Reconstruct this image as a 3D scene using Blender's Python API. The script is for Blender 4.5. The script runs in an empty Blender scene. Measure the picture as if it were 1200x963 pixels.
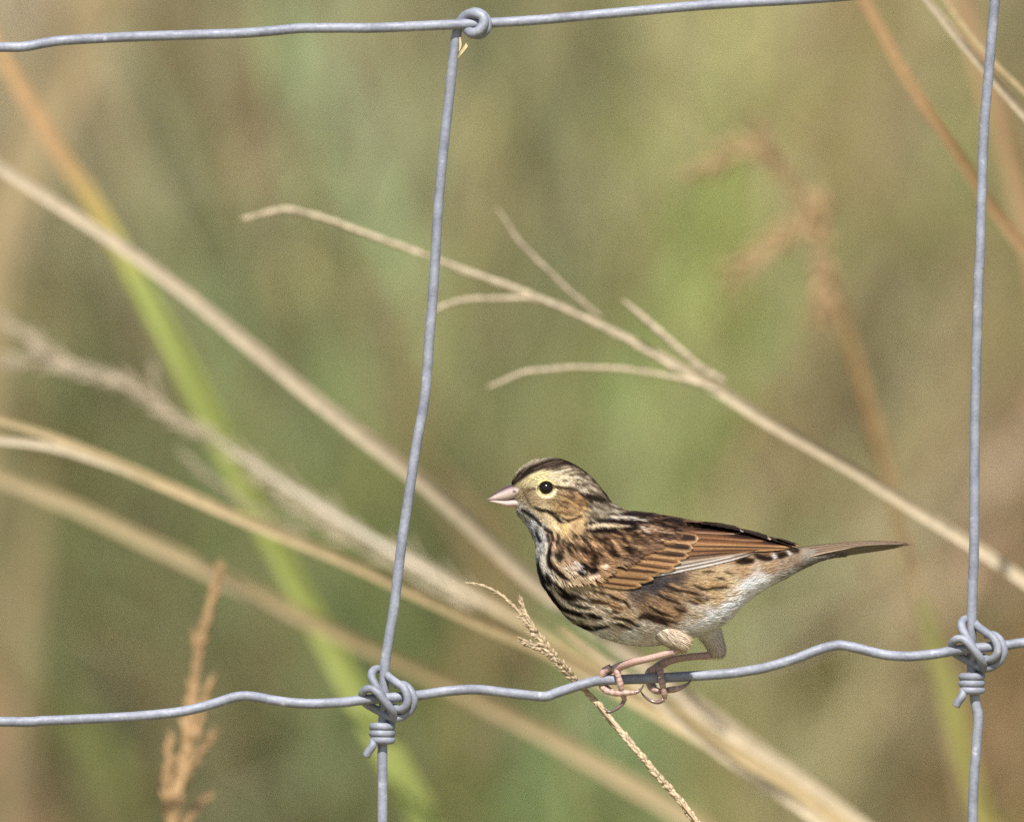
import bpy, math, random
import numpy as np
from mathutils import Vector
from mathutils.bvhtree import BVHTree

random.seed(7)
rng = np.random.default_rng(7)
scene = bpy.context.scene
col = scene.collection
R = math.radians

# ------------------------------------------------------------------ camera
D = 5.6                      # metres from lens to fence
K = 36.0 / 1200.0 / 600.0    # tangent per photo pixel
S = K * D                    # metres per photo pixel at the fence
PITCH = R(1.0)
ZF = 0.95                    # height of the frame centre at the fence
CZ = ZF + D * math.tan(PITCH)
cam_d = bpy.data.cameras.new("camera")
cam = bpy.data.objects.new("camera", cam_d)
col.objects.link(cam)
scene.camera = cam
cam_d.sensor_width = 36.0
cam_d.lens = 600.0
cam_d.clip_start = 0.1
cam_d.clip_end = 2000.0
cam.location = (0, -D, CZ)
cam.rotation_euler = (R(90) - PITCH, 0, 0)
cam_d.dof.use_dof = True
cam_d.dof.focus_distance = D - 0.006
cam_d.dof.aperture_fstop = 6.3
cam_d.dof.aperture_blades = 9

# ------------------------------------------------------------------ world, sun, exposure
SUN_EL, SUN_AZ = R(50), R(-1)      # azimuth: to the right of the camera side
sd = Vector((math.sin(SUN_AZ) * math.cos(SUN_EL), -math.cos(SUN_AZ) * math.cos(SUN_EL), math.sin(SUN_EL)))
world = bpy.data.worlds.new("World")
scene.world = world
world.use_nodes = True
wn = world.node_tree
bg = wn.nodes["Background"]
sky = wn.nodes.new("ShaderNodeTexSky")
sky.sky_type = 'NISHITA'
sky.sun_disc = False
sky.sun_elevation = SUN_EL
sky.sun_rotation = math.atan2(sd.x, sd.y)
wn.links.new(sky.outputs[0], bg.inputs[0])
bg.inputs[1].default_value = 0.082
sun_d = bpy.data.lights.new("sun", 'SUN')
sun_d.energy = 4.5
sun_d.angle = R(0.53)
sun_d.color = (1.0, 0.955, 0.88)
sun = bpy.data.objects.new("sun", sun_d)
col.objects.link(sun)
sun.location = (2, -4, 6)
sun.rotation_euler = (-sd).to_track_quat('-Z', 'Y').to_euler()
scene.view_settings.view_transform = 'Standard'
scene.view_settings.look = 'None'
scene.view_settings.gamma = 1.0
scene.view_settings.use_curve_mapping = False
scene.view_settings.exposure = 0.90
scene.render.engine = 'CYCLES'
scene.cycles.use_denoising = False
scene.cycles.max_bounces = 6
scene.cycles.transparent_max_bounces = 8
scene.cycles.sample_clamp_indirect = 4.0
scene.render.film_transparent = False

# ------------------------------------------------------------------ helpers
def lin(c):
    c = np.asarray(c, dtype=float) / 255.0
    return np.where(c <= 0.04045, c / 12.92, ((c + 0.055) / 1.055) ** 2.4)

def P(px, py, Y=0.0):
    """photo pixel at depth Y behind the fence -> world point"""
    dx = (px - 600.0) * K
    dy = (481.5 - py) * K
    cp, sp = math.cos(PITCH), math.sin(PITCH)
    d = Vector((dx, cp + dy * sp, -sp + dy * cp))
    t = (Y + D) / d.y
    return Vector((0, -D, CZ)) + d * t

def B(px, py, d=0.0):
    """point in the plane of the fence wires; d = depth in photo pixels (negative: nearer)"""
    return Vector(((px - 600.0) * S, d * S, ZF + (481.5 - py) * S))

def tag(o, label=None, cat=None, group=None, kind=None):
    if label: o['label'] = label
    if cat: o['category'] = cat
    if group: o['group'] = group
    if kind: o['kind'] = kind
    return o

ORIG = {}
def empty(name, loc):
    o = bpy.data.objects.new(name, None)
    o.empty_display_size = 0.01
    o.location = loc
    col.objects.link(o)
    ORIG[o.name] = Vector(loc)
    return o

def mesh_obj(name, verts, faces, mat, parent=None, cols=None, smooth=True, origin=None):
    if parent is not None:
        org = ORIG[parent.name]
    else:
        org = Vector(origin) if origin is not None else Vector((0, 0, 0))
    v = np.asarray(verts, dtype=np.float64).reshape(-1, 3) - np.array(org)
    me = bpy.data.meshes.new(name)
    if isinstance(faces, np.ndarray):
        nf, k = faces.shape
        me.vertices.add(len(v)); me.vertices.foreach_set("co", v.ravel())
        me.loops.add(nf * k); me.loops.foreach_set("vertex_index", faces.ravel().astype(np.int32))
        me.polygons.add(nf)
        me.polygons.foreach_set("loop_start", np.arange(0, nf * k, k, dtype=np.int32))
        me.update(calc_edges=True)
    else:
        me.from_pydata([tuple(a) for a in v], [], faces)
        me.update()
    me.validate()
    if cols is not None:
        c = np.ones((len(v), 4)); c[:, :3] = np.clip(np.asarray(cols), 0, 1)
        at = me.color_attributes.new("Col", 'FLOAT_COLOR', 'POINT')
        at.data.foreach_set("color", c.ravel())
    me.materials.append(mat)
    if smooth:
        me.polygons.foreach_set("use_smooth", np.ones(len(me.polygons), dtype=bool))
    o = bpy.data.objects.new(name, me)
    col.objects.link(o)
    if parent is not None:
        o.parent = parent
        ORIG[o.name] = org
    else:
        o.location = org
        ORIG[o.name] = org
    return o

class MB:
    def __init__(self): self.v = []; self.f = []; self.c = []
    def add(self, v, f, c=None):
        n = len(self.v)
        self.v += [tuple(a) for a in v]
        self.f += [tuple(i + n for i in q) for q in f]
        if c is None: c = [(1, 1, 1)] * len(v)
        self.c += [tuple(a) for a in c]
    def build(self, name, mat, parent=None, smooth=True, origin=None):
        return mesh_obj(name, self.v, self.f, mat, parent, self.c, smooth, origin)

def spline(pts, n):
    """Catmull-Rom through rows of pts, n samples"""
    p = np.asarray(pts, dtype=float)
    if len(p) == 2:
        t = np.linspace(0, 1, n)[:, None]
        return p[0] * (1 - t) + p[1] * t
    q = np.vstack([2 * p[0] - p[1], p, 2 * p[-1] - p[-2]])
    out = []
    m = len(p) - 1
    for u in np.linspace(0, m - 1e-9, n):
        i = int(u); t = u - i
        a, b, c, d = q[i], q[i + 1], q[i + 2], q[i + 3]
        out.append(0.5 * ((2 * b) + (-a + c) * t + (2 * a - 5 * b + 4 * c - d) * t * t + (-a + 3 * b - 3 * c + d) * t ** 3))
    return np.array(out)

def tube(mb, path, radii, sides=10, c=(1, 1, 1), flat=1.0, cap=True, rough=0.0):
    path = [Vector(p) for p in path]
    n = len(path)
    if not hasattr(radii, '__len__'): radii = [radii] * n
    cols = c if (hasattr(c[0], '__len__')) else [c] * n
    t = [(path[min(i + 1, n - 1)] - path[max(i - 1, 0)]).normalized() for i in range(n)]
    ref = Vector((0, 1, 0)) if abs(t[0].y) < 0.9 else Vector((1, 0, 0))
    nrm = (ref - t[0] * ref.dot(t[0])).normalized()
    V, F, C = [], [], []
    for i in range(n):
        nrm = (nrm - t[i] * nrm.dot(t[i])).normalized()
        bn = t[i].cross(nrm)
        for k in range(sides):
            a = 2 * math.pi * k / sides
            r = radii[i] * (1 + (random.uniform(-rough, rough) if rough else 0))
            V.append(path[i] + nrm * (math.cos(a) * r * flat) + bn * (math.sin(a) * r))
            C.append(cols[i])
    for i in range(n - 1):
        for k in range(sides):
            k2 = (k + 1) % sides
            F.append((i * sides + k, i * sides + k2, (i + 1) * sides + k2, (i + 1) * sides + k))
    if cap:
        F.append(tuple(range(sides))[::-1])
        F.append(tuple((n - 1) * sides + k for k in range(sides)))
    mb.add(V, F, C)

def rsamp(vals, n):
    return np.interp(np.linspace(0, 1, n), np.linspace(0, 1, len(vals)), vals)

# ------------------------------------------------------------------ materials
def mat_new(name, rough=0.6, metallic=0.0, spec=0.5):
    m = bpy.data.materials.new(name)
    m.use_nodes = True
    b = m.node_tree.nodes["Principled BSDF"]
    b.inputs["Roughness"].default_value = rough
    b.inputs["Metallic"].default_value = metallic
    b.inputs["Specular IOR Level"].default_value = spec
    return m, m.node_tree, b

def mat_vcol(name, rough=0.6, spec=0.3, noise=0.15, nscale=900.0, gain=1.0, bump=0.0, transl=0.0, sheen=0.0, stretch=None):
    m, nt, b = mat_new(name, rough, 0, spec)
    a = nt.nodes.new("ShaderNodeAttribute"); a.attribute_name = "Col"
    tc = nt.nodes.new("ShaderNodeTexCoord")
    no = nt.nodes.new("ShaderNodeTexNoise"); no.inputs["Scale"].default_value = nscale; no.inputs["Detail"].default_value = 4
    if stretch:
        mp = nt.nodes.new("ShaderNodeMapping"); mp.inputs["Scale"].default_value = stretch
        nt.links.new(tc.outputs["Object"], mp.inputs[0]); nt.links.new(mp.outputs[0], no.inputs["Vector"])
    else:
        nt.links.new(tc.outputs["Object"], no.inputs["Vector"])
    mr = nt.nodes.new("ShaderNodeMapRange")
    mr.inputs["From Min"].default_value = 0.3; mr.inputs["From Max"].default_value = 0.7
    mr.inputs["To Min"].default_value = (1 - noise) * gain; mr.inputs["To Max"].default_value = (1 + noise) * gain
    nt.links.new(no.outputs["Fac"], mr.inputs["Value"])
    mx = nt.nodes.new("ShaderNodeVectorMath"); mx.operation = 'SCALE'
    nt.links.new(a.outputs["Color"], mx.inputs[0]); nt.links.new(mr.outputs[0], mx.inputs["Scale"])
    nt.links.new(mx.outputs[0], b.inputs["Base Color"])
    if bump:
        bp = nt.nodes.new("ShaderNodeBump"); bp.inputs["Strength"].default_value = bump; bp.inputs["Distance"].default_value = 0.0003
        nt.links.new(no.outputs["Fac"], bp.inputs["Height"]); nt.links.new(bp.outputs[0], b.inputs["Normal"])
    if sheen:
        b.inputs["Sheen Weight"].default_value = sheen
    if transl:
        tr = nt.nodes.new("ShaderNodeBsdfTranslucent"); ms = nt.nodes.new("ShaderNodeMixShader")
        ms.inputs[0].default_value = transl
        nt.links.new(mx.outputs[0], tr.inputs[0])
        out = nt.nodes["Material Output"]
        nt.links.new(b.outputs[0], ms.inputs[1]); nt.links.new(tr.outputs[0], ms.inputs[2]); nt.links.new(ms.outputs[0], out.inputs[0])
    return m

M_grass = mat_vcol("dry_grass_blade", 0.75, 0.2, 0.12, 60, transl=0.25)
M_stalk = mat_vcol("straw_stalk", 0.6, 0.3, 0.16, 420, gain=0.72, bump=0.3, transl=0.12)
M_body = mat_vcol("bird_skin_down", 0.9, 0.1, 0.12, 1500)
M_plume = mat_vcol("body_feather", 0.85, 0.04, 0.14, 2200, transl=0.10)
M_quill = mat_vcol("wing_feather", 0.78, 0.10, 0.16, 1500, bump=0.2, transl=0.05)
M_leg = mat_vcol("leg_scales", 0.42, 0.45, 0.16, 2600, gain=0.66, bump=0.9)
M_beak = mat_vcol("beak_horn", 0.24, 0.6, 0.06, 1200, gain=0.68, bump=0.1)
M_eye, _nt, _b = mat_new("eye_gloss", 0.11, 0, 0.6); _b.inputs["Base Color"].default_value = (0.006, 0.004, 0.003, 1); _b.inputs["Coat Weight"].default_value = 0.0; _b.inputs["Specular IOR Level"].default_value = 0.3

def mat_zinc():
    m, nt, b = mat_new("galvanised_wire", 0.6, 0.2, 0.4)
    tc = nt.nodes.new("ShaderNodeTexCoord")
    n1 = nt.nodes.new("ShaderNodeTexNoise"); n1.inputs["Scale"].default_value = 700; n1.inputs["Detail"].default_value = 6; n1.inputs["Roughness"].default_value = 0.7
    n2 = nt.nodes.new("ShaderNodeTexNoise"); n2.inputs["Scale"].default_value = 130; n2.inputs["Detail"].default_value = 5
    for n in (n1, n2): nt.links.new(tc.outputs["Object"], n.inputs["Vector"])
    cr = nt.nodes.new("ShaderNodeValToRGB")
    cr.color_ramp.elements[0].position = 0.3; cr.color_ramp.elements[0].color = (0.115, 0.122, 0.15, 1)
    cr.color_ramp.elements[1].position = 0.72; cr.color_ramp.elements[1].color = (0.30, 0.315, 0.365, 1)
    e = cr.color_ramp.elements.new(0.5); e.color = (0.20, 0.21, 0.25, 1)
    ad = nt.nodes.new("ShaderNodeMath"); ad.operation = 'MULTIPLY_ADD'; ad.inputs[1].default_value = 0.45
    ad2 = nt.nodes.new("ShaderNodeMath"); ad2.operation = 'MULTIPLY'; ad2.inputs[1].default_value = 0.55
    nt.links.new(n2.outputs["Fac"], ad2.inputs[0])
    nt.links.new(n1.outputs["Fac"], ad.inputs[0]); nt.links.new(ad2.outputs[0], ad.inputs[2])
    nt.links.new(ad.outputs[0], cr.inputs[0]); n3 = nt.nodes.new("ShaderNodeTexNoise"); n3.inputs["Scale"].default_value = 260; n3.inputs["Detail"].default_value = 3
    nt.links.new(tc.outputs["Object"], n3.inputs["Vector"])
    m3 = nt.nodes.new("ShaderNodeMapRange"); m3.inputs["From Min"].default_value = 0.66; m3.inputs["From Max"].default_value = 0.76
    nt.links.new(n3.outputs["Fac"], m3.inputs["Value"])
    mx = nt.nodes.new("ShaderNodeMix"); mx.data_type = 'RGBA'; mx.inputs[7].default_value = (0.36, 0.37, 0.40, 1)
    nt.links.new(m3.outputs[0], mx.inputs[0]); nt.links.new(cr.outputs[0], mx.inputs[6])
    n4 = nt.nodes.new("ShaderNodeTexNoise"); n4.inputs["Scale"].default_value = 75; n4.inputs["Detail"].default_value = 8; n4.inputs["Roughness"].default_value = 0.75
    nt.links.new(tc.outputs["Object"], n4.inputs["Vector"])
    m4 = nt.nodes.new("ShaderNodeMapRange"); m4.inputs["From Min"].default_value = 0.60; m4.inputs["From Max"].default_value = 0.72; m4.inputs["To Max"].default_value = 0.6
    nt.links.new(n4.outputs["Fac"], m4.inputs["Value"])
    mx2 = nt.nodes.new("ShaderNodeMix"); mx2.data_type = 'RGBA'; mx2.inputs[7].default_value = (0.12, 0.10, 0.085, 1)
    nt.links.new(m4.outputs[0], mx2.inputs[0]); nt.links.new(mx.outputs[2], mx2.inputs[6])
    nt.links.new(mx2.outputs[2], b.inputs["Base Color"])
    # small pale zinc crystals and rub marks
    vo = nt.nodes.new("ShaderNodeTexVoronoi"); vo.inputs["Scale"].default_value = 240
    nt.links.new(tc.outputs["Object"], vo.inputs["Vector"])
    rr = nt.nodes.new("ShaderNodeMapRange"); rr.inputs["To Min"].default_value = 0.5; rr.inputs["To Max"].default_value = 0.8
    nt.links.new(vo.outputs["Distance"], rr.inputs["Value"]); nt.links.new(rr.outputs[0], b.inputs["Roughness"])
    bp = nt.nodes.new("ShaderNodeBump"); bp.inputs["Strength"].default_value = 0.5; bp.inputs["Distance"].default_value = 0.00025
    nt.links.new(n1.outputs["Fac"], bp.inputs["Height"]); nt.links.new(bp.outputs[0], b.inputs["Normal"])
    return m
M_wire = mat_zinc()

def mat_ground():
    m, nt, b = mat_new("meadow_soil", 0.95, 0, 0.1)
    tc = nt.nodes.new("ShaderNodeTexCoord")
    n1 = nt.nodes.new("ShaderNodeTexNoise"); n1.inputs["Scale"].default_value = 1.6; n1.inputs["Detail"].default_value = 12
    nt.links.new(tc.outputs["Object"], n1.inputs["Vector"])
    cr = nt.nodes.new("ShaderNodeValToRGB")
    cr.color_ramp.elements[0].position = 0.35; cr.color_ramp.elements[0].color = (0.16, 0.15, 0.06, 1)
    cr.color_ramp.elements[1].position = 0.65; cr.color_ramp.elements[1].color = (0.36, 0.29, 0.17, 1)
    nt.links.new(n1.outputs["Fac"], cr.inputs[0]); nt.links.new(cr.outputs[0], b.inputs["Base Color"])
    return m

# ------------------------------------------------------------------ ground
def gz(x, y):
    h = 0.0
    if y > 9: h += (y - 9) * 0.10 * min(1.0, (y - 9) / 10)
    return min(h, 14.0)
gx = sorted(set([round(v, 2) for v in list(np.linspace(-400, 400, 25)) + list(np.linspace(-10, 10, 41))]))
gy = sorted(set([round(v, 2) for v in list(np.linspace(-300, 700, 31)) + list(np.linspace(-12, 30, 85))]))
gv = [(x, y, gz(x, y)) for y in gy for x in gx]
nx = len(gx)
gf = [(j * nx + i, j * nx + i + 1, (j + 1) * nx + i + 1, (j + 1) * nx + i) for j in range(len(gy) - 1) for i in range(nx - 1)]
g = mesh_obj("ground", gv, gf, mat_ground()); tag(g, kind='structure')

# ------------------------------------------------------------------ meadow (blurred, out of reach of focus)
YM = 2.8
SM = K * (D + YM)
PATCH = [  # what grows where: x, height (as found at YM), spread, sun-lit colour
 (785,240,80,(156,190,60)),(345,100,55,(134,142,92)),(90,40,70,(176,158,112)),(330,170,70,(166,150,112)),
 (150,150,55,(132,116,84)),(290,10,50,(112,112,72)),(700,290,70,(128,110,82)),(1050,310,60,(112,96,60)),
 (1110,245,50,(132,150,72)),(970,100,80,(142,120,80)),(1180,60,60,(124,102,74)),(850,90,60,(156,144,90)),
 (1050,150,50,(132,124,68)),(610,90,80,(122,116,76)),(720,60,60,(128,120,78)),(560,220,60,(140,132,88)),(440,370,60,(146,144,92)),(640,430,55,(118,140,84)),
 (560,570,60,(158,132,92)),(320,370,60,(126,146,86)),(80,370,60,(128,122,72)),(160,440,60,(124,110,76)),
 (160,570,70,(124,142,76)),(110,750,60,(120,144,66)),(150,900,60,(104,98,66)),(10,760,50,(154,128,90)),
 (330,810,60,(132,108,80)),(270,920,60,(100,122,72)),(570,770,70,(136,116,80)),(450,690,60,(108,132,80)),
 (640,880,75,(112,146,80)),(540,930,50,(108,116,74)),(900,860,80,(160,158,98)),(1000,700,70,(166,150,106)),
 (1100,600,70,(160,138,98)),(1160,440,70,(156,130,94)),(960,400,50,(116,98,66)),(880,470,60,(152,136,92)),
 (1060,800,50,(118,130,80)),(1160,900,70,(160,140,92)),(990,920,40,(134,120,88)),(790,470,60,(142,144,86)),
 (440,540,60,(118,128,70)),(500,160,60,(140,134,90)),(250,690,60,(140,134,84)),(60,620,60,(112,112,72)),
 (450,860,60,(116,132,74)),(850,360,60,(150,158,88)),(690,520,60,(146,146,84)),(740,120,60,(146,138,86)),
 (20,180,60,(170,150,108)),(1190,760,50,(140,120,82)),
]
PC = np.array([[p[0], p[1], p[2]] for p in PATCH], float)
PR = np.array([lin(p[3]) for p in PATCH])
PR = PR * 0.74 + PR.mean(0) * 0.26
PR = PR * 0.88 + PR.mean(1, keepdims=True) * 0.12
px0 = np.array([P(600, 481.5, YM).x, P(600, 481.5, YM).z])
def field(x, z):
    """colour of the growth at world x, z"""
    X = x / SM + 600.0
    Y = 481.5 - (z - px0[1]) / SM
    w = np.exp(-((X[:, None] - PC[None, :, 0]) ** 2 + ((Y[:, None] - PC[None, :, 1]) * 0.85) ** 2) / (2 * (PC[None, :, 2] * 0.62) ** 2)) + 1e-6
    c = (w[:, :, None] * PR[None]).sum(1) / w.sum(1)[:, None]
    far = np.clip((np.maximum(np.abs(X - 600) - 700, np.abs(Y - 480) - 600)) / 300.0, 0, 1)[:, None]
    mean = PR.mean(0)
    vary = 0.5 + 0.5 * np.sin(X / 90.0 + 2 * np.sin(Y / 170.0))[:, None]
    alt = mean * (0.85 + 0.3 * vary) * np.array([1.0, 1.03, 0.9])
    return c * (1 - far) + alt * far

GAIN = np.array([1.58, 1.57, 1.98])
def meadow(name, n, xr, yr, hr, wr, label, cat, fieldy=True, seg=9, xpow=1.0, lean=0.25, gain=GAIN):
    u = rng.uniform(-1, 1, n)
    x0 = np.sign(u) * np.abs(u) ** xpow * xr
    y0 = rng.uniform(yr[0], yr[1], n)
    h = rng.uniform(hr[0], hr[1], n); w = rng.uniform(wr[0], wr[1], n)
    ang = rng.uniform(0, 2 * math.pi, n)
    ln = rng.normal(0, lean, n)
    lx = np.cos(ang) * ln; ly = np.sin(ang) * ln
    face = rng.uniform(-0.9, 0.9, n)
    t = np.linspace(0, 1, seg)
    V = np.zeros((n, seg, 2, 3)); C = np.zeros((n, seg, 2, 3))
    hue = rng.normal(0, 1, (n, 3)) * np.array([0.10, 0.07, 0.10]) + rng.normal(0, 0.16, (n, 1))
    base = np.array([gz(0, y) for y in y0])
    for k, tk in enumerate(t):
        cx = x0 + lx * h * tk ** 2.0 * 1.3
        cy = y0 + ly * h * tk ** 2.0 * 1.3
        cz = base + h * (tk - 0.25 * np.abs(ln) * tk ** 3)
        ww = w * (0.55 + 0.45 * math.sin(math.pi * min(1, tk * 1.1 + 0.1))) * (1 if tk < 0.98 else 0.15) * 0.5
        V[:, k, 0] = np.stack([cx - np.cos(face) * ww, cy - np.sin(face) * ww, cz], 1)
        V[:, k, 1] = np.stack([cx + np.cos(face) * ww, cy + np.sin(face) * ww, cz], 1)
        c = field(cx, cz) * gain
        c = c * np.exp(hue) * np.exp(rng.normal(0, 0.05, (n, 1)))
        C[:, k, 0] = c; C[:, k, 1] = c
    idx = np.arange(n * seg * 2).reshape(n, seg, 2)
    F = np.stack([idx[:, :-1, 0], idx[:, :-1, 1], idx[:, 1:, 1], idx[:, 1:, 0]], -1).reshape(-1, 4)
    o = mesh_obj(name, V.reshape(-1, 3), F, M_grass, None, C.reshape(-1, 3), smooth=False)
    return tag(o, label, cat, None, 'stuff')

meadow("meadow_grass", 15000, 2.6, (2.3, 3.6), (0.9, 1.5), (0.006, 0.014), "tall mixed green and straw meadow grass standing behind the wire fence", "grass", xpow=1.6, lean=0.38)
meadow("far_meadow_grass", 9000, 6.0, (3.6, 9.0), (1.1, 1.6), (0.012, 0.03), "far out-of-focus tan and olive grass filling the field at the back", "grass", seg=6, xpow=1.4)
meadow("low_grass", 7000, 3.0, (-1.5, 1.9), (0.08, 0.34), (0.003, 0.008), "short green grass growing along the foot of the fence", "grass", seg=5, lean=0.5)

# ------------------------------------------------------------------ individual grass stalks
def to_ground(path):
    """carry a stalk on below the frame until it meets the ground"""
    a, b = path[-2], path[-1]
    d = (b - a).normalized()
    out = [b]
    p = b.copy(); step = 0.05
    for i in range(60):
        d = (d + Vector((0, 0, -0.10))).normalized()
        p = p + d * step
        if p.z <= 0.0:
            p.z = -0.01; out.append(p.copy()); break
        out.append(p.copy())
    return out[1:]

def leaf_ribbon(mb, pts, widths, cols, fold=0.25, n=60, ground=True, twist=0.0, edge=None):
    """pts: world Vectors; a V-folded blade facing the camera side"""
    sp = [Vector(p) for p in spline([tuple(p) for p in pts], n)]
    w = list(rsamp(widths, n)); c = [np.array([np.interp(i / (n - 1), np.linspace(0, 1, len(cols)), [q[k] for q in cols]) for k in range(3)]) for i in range(n)]
    if ground:
        ex = to_ground(sp); sp += ex; w += [w[-1]] * len(ex); c += [c[-1]] * len(ex)
    V, F, C = [], [], []
    m = len(sp)
    for i in range(m):
        t = (sp[min(i + 1, m - 1)] - sp[max(i - 1, 0)]).normalized()
        side = t.cross(Vector((0, -1, 0))).normalized()
        nn = side.cross(t).normalized()
        a = twist * (i / m) + 0.35 * math.sin(i * 0.13)
        side2 = side * math.cos(a) + nn * math.sin(a)
        nn2 = nn * math.cos(a) - side * math.sin(a)
        for k, u in enumerate((-1, -0.55, -0.12, 0.12, 0.55, 1)):
            V.append(sp[i] + side2 * (u * w[i] * 0.5) + nn2 * (abs(u) * w[i] * fold * 0.5))
            s = (0.92, 1.08, 0.8, 0.95, 1.1, 0.9)[k] * (1 + random.uniform(-.06, .06))
            C.append(tuple(c[i] * s))
    for i in range(m - 1):
        for k in range(5):
            a = i * 6 + k
            F.append((a, a + 1, a + 7, a + 6))
    mb.add(V, F, C)

def spikelet(mb, p, d, L, r, c, awn=0.0):
    d = d.normalized()
    ref = Vector((0, 1, 0)) if abs(d.y) < 0.9 else Vector((1, 0, 0))
    a = d.cross(ref).normalized(); b = d.cross(a)
    prof = [(0, 0.25), (0.25, 0.9), (0.5, 1.0), (0.8, 0.55), (1.0, 0.06)]
    V, F, C = [], [], []
    for j, (t, q) in enumerate(prof):
        for k in range(5):
            an = 2 * math.pi * k / 5 + j * 0.2
            V.append(p + d * (t * L) + (a * math.cos(an) + b * math.sin(an) * 0.7) * (q * r))
            s = 1.0 + 0.25 * (t - 0.5) + random.uniform(-.1, .1)
            C.append(tuple(np.array(c) * s))
    for j in range(len(prof) - 1):
        for k in range(5):
            k2 = (k + 1) % 5
            F.append((j * 5 + k, j * 5 + k2, (j + 1) * 5 + k2, (j + 1) * 5 + k))
    mb.add(V, F, C)
    if awn > 0:
        tip = p + d * L
        bend = (d + Vector((random.uniform(-.4, .4), random.uniform(-.3, .3), random.uniform(-.4, .4)))).normalized()
        tube(mb, [tip - d * L * .1, tip + bend * awn * .6, tip + (bend + d * .3) * awn], [r * .16, r * .1, r * .03], 4, tuple(np.array(c) * 1.1), cap=False)

def spike(mb, pts, n, L, r, c, spread=0.35, stem_r=0.0004, awn=0.0, stem_c=None, up=-1):
    """a raceme: thin axis with overlapping spikelets; pts runs from the TIP to the base when up=-1"""
    sp = [Vector(p) for p in spline([tuple(p) for p in pts], max(n, 8))]
    tube(mb, sp, list(rsamp([stem_r * .4, stem_r], len(sp))), 6, stem_c or c)
    m = len(sp)
    for i in range(m):
        t = (sp[max(i - 1, 0)] - sp[min(i + 1, m - 1)]).normalized() if up < 0 else (sp[min(i + 1, m - 1)] - sp[max(i - 1, 0)]).normalized()
        fat = min(1.0, 0.45 + i / (m * 0.35))
        for s in range(2):
            j = Vector((random.gauss(0, 1), random.gauss(0, 1), random.gauss(0, 1))) * spread * 0.5
            side = t.cross(Vector((0, 1, 0))).normalized() * (1 if s else -1) * spread
            d = (t + side + j).normalized()
            cc = np.array(c) * random.uniform(0.8, 1.18)
            spikelet(mb, sp[i] + side * r * .4, d, L * random.uniform(.75, 1.2) * (0.7 + .3 * fat), r * random.uniform(.8, 1.15) * fat, cc, awn * random.uniform(.4, 1))

def pts_at(lst, Y0, Y1=None):
    Y1 = Y0 if Y1 is None else Y1
    n = len(lst)
    return [P(x, y, Y0 + (Y1 - Y0) * i / max(1, n - 1)) for i, (x, y) in enumerate(lst)]
def pxw(w, Y): return w * K * (D + Y)

STRAW = lin((212, 194, 164)); TAN = lin((190, 168, 126)); SILVER = lin((214, 200, 180)); ORANGE = lin((190, 152, 104))
GREEN = lin((156, 166, 88)); PINKT = lin((190, 160, 116)); AMBER = lin((186, 154, 112))
GRP = "dry grass stalks leaning behind the fence"

def stalk(name, label, cat, path, Y0, Y1, widths, cols, fold=0.3, ribbon=True, twist=0.0, ground=True, build=None, group=GRP, stemname=None):
    """a rooted stalk: an Empty at its foot with the stem and any heads as parts"""
    pts = pts_at(path, Y0, Y1)
    if ground:
        foot = to_ground([Vector(p) for p in spline([tuple(p) for p in pts], 40)])[-1].copy()
    else:
        foot = pts[-1].copy()
    root = empty(name, foot)
    tag(root, label, cat, group)
    mb = MB()
    W = [pxw(w, Y0) for w in widths]
    if ribbon:
        leaf_ribbon(mb, pts, W, cols, fold, ground=ground, twist=twist)
    else:
        n = 50
        sp = [Vector(p) for p in spline([tuple(p) for p in pts], n)]
        w = list(rsamp(W, n)); c = [tuple(np.array([np.interp(i / (n - 1), np.linspace(0, 1, len(cols)), [q[k] for q in cols]) for k in range(3)]) * random.uniform(.9, 1.1)) for i in range(n)]
        if ground:
            ex = to_ground(sp); sp += ex; w += [w[-1]] * len(ex); c += [c[-1]] * len(ex)
        tube(mb, sp, [q * .5 for q in w], 8, c)
    mb.build(stemname or ("blade" if ribbon else "stem"), M_stalk, root)
    if build: build(root)
    return root

def head_part(root, name, *spikes):
    mb = MB()
    for a in spikes: spike(mb, *a[0], **a[1])
    return mb.build(name, M_stalk, root)

# G1 broad straw blade from upper left to lower right
stalk("grass_blade", "broad pale straw blade from the upper left edge down behind the sparrow's breast", "grass blade",
      [(-60,150),(0,197),(100,262),(200,332),(300,412),(400,492),(480,552),(540,603),(625,680),(720,752),(810,822),(900,892),(1010,975)],
      0.24, 0.30, [15,15,16,17,18,19,21,22,22,20,22,26,28], [STRAW*.72,STRAW*.76,STRAW*.7,STRAW*.76,STRAW*.7,STRAW*.76,STRAW*.9,STRAW*.95], fold=.35)
# G2 green blade, rusty towards its tip
stalk("grass_blade", "wide yellow-green grass blade with a rusty orange tip, passing behind the left knot", "grass blade",
      [(-30,10),(10,80),(60,165),(110,240),(150,310),(200,400),(245,485),(290,575),(330,650),(370,725),(410,800),(450,875),(505,975)],
      0.455, 0.455, [12,17,19,20,24,30,33,33,31,30,32,36,38], [ORANGE*.8,ORANGE*.9,ORANGE*.8,lin((168,150,80)),GREEN*.9,GREEN*.8,GREEN*.8,GREEN*.85,GREEN*.85,GREEN*.84,GREEN*.8,GREEN*.8], fold=.25)
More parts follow.
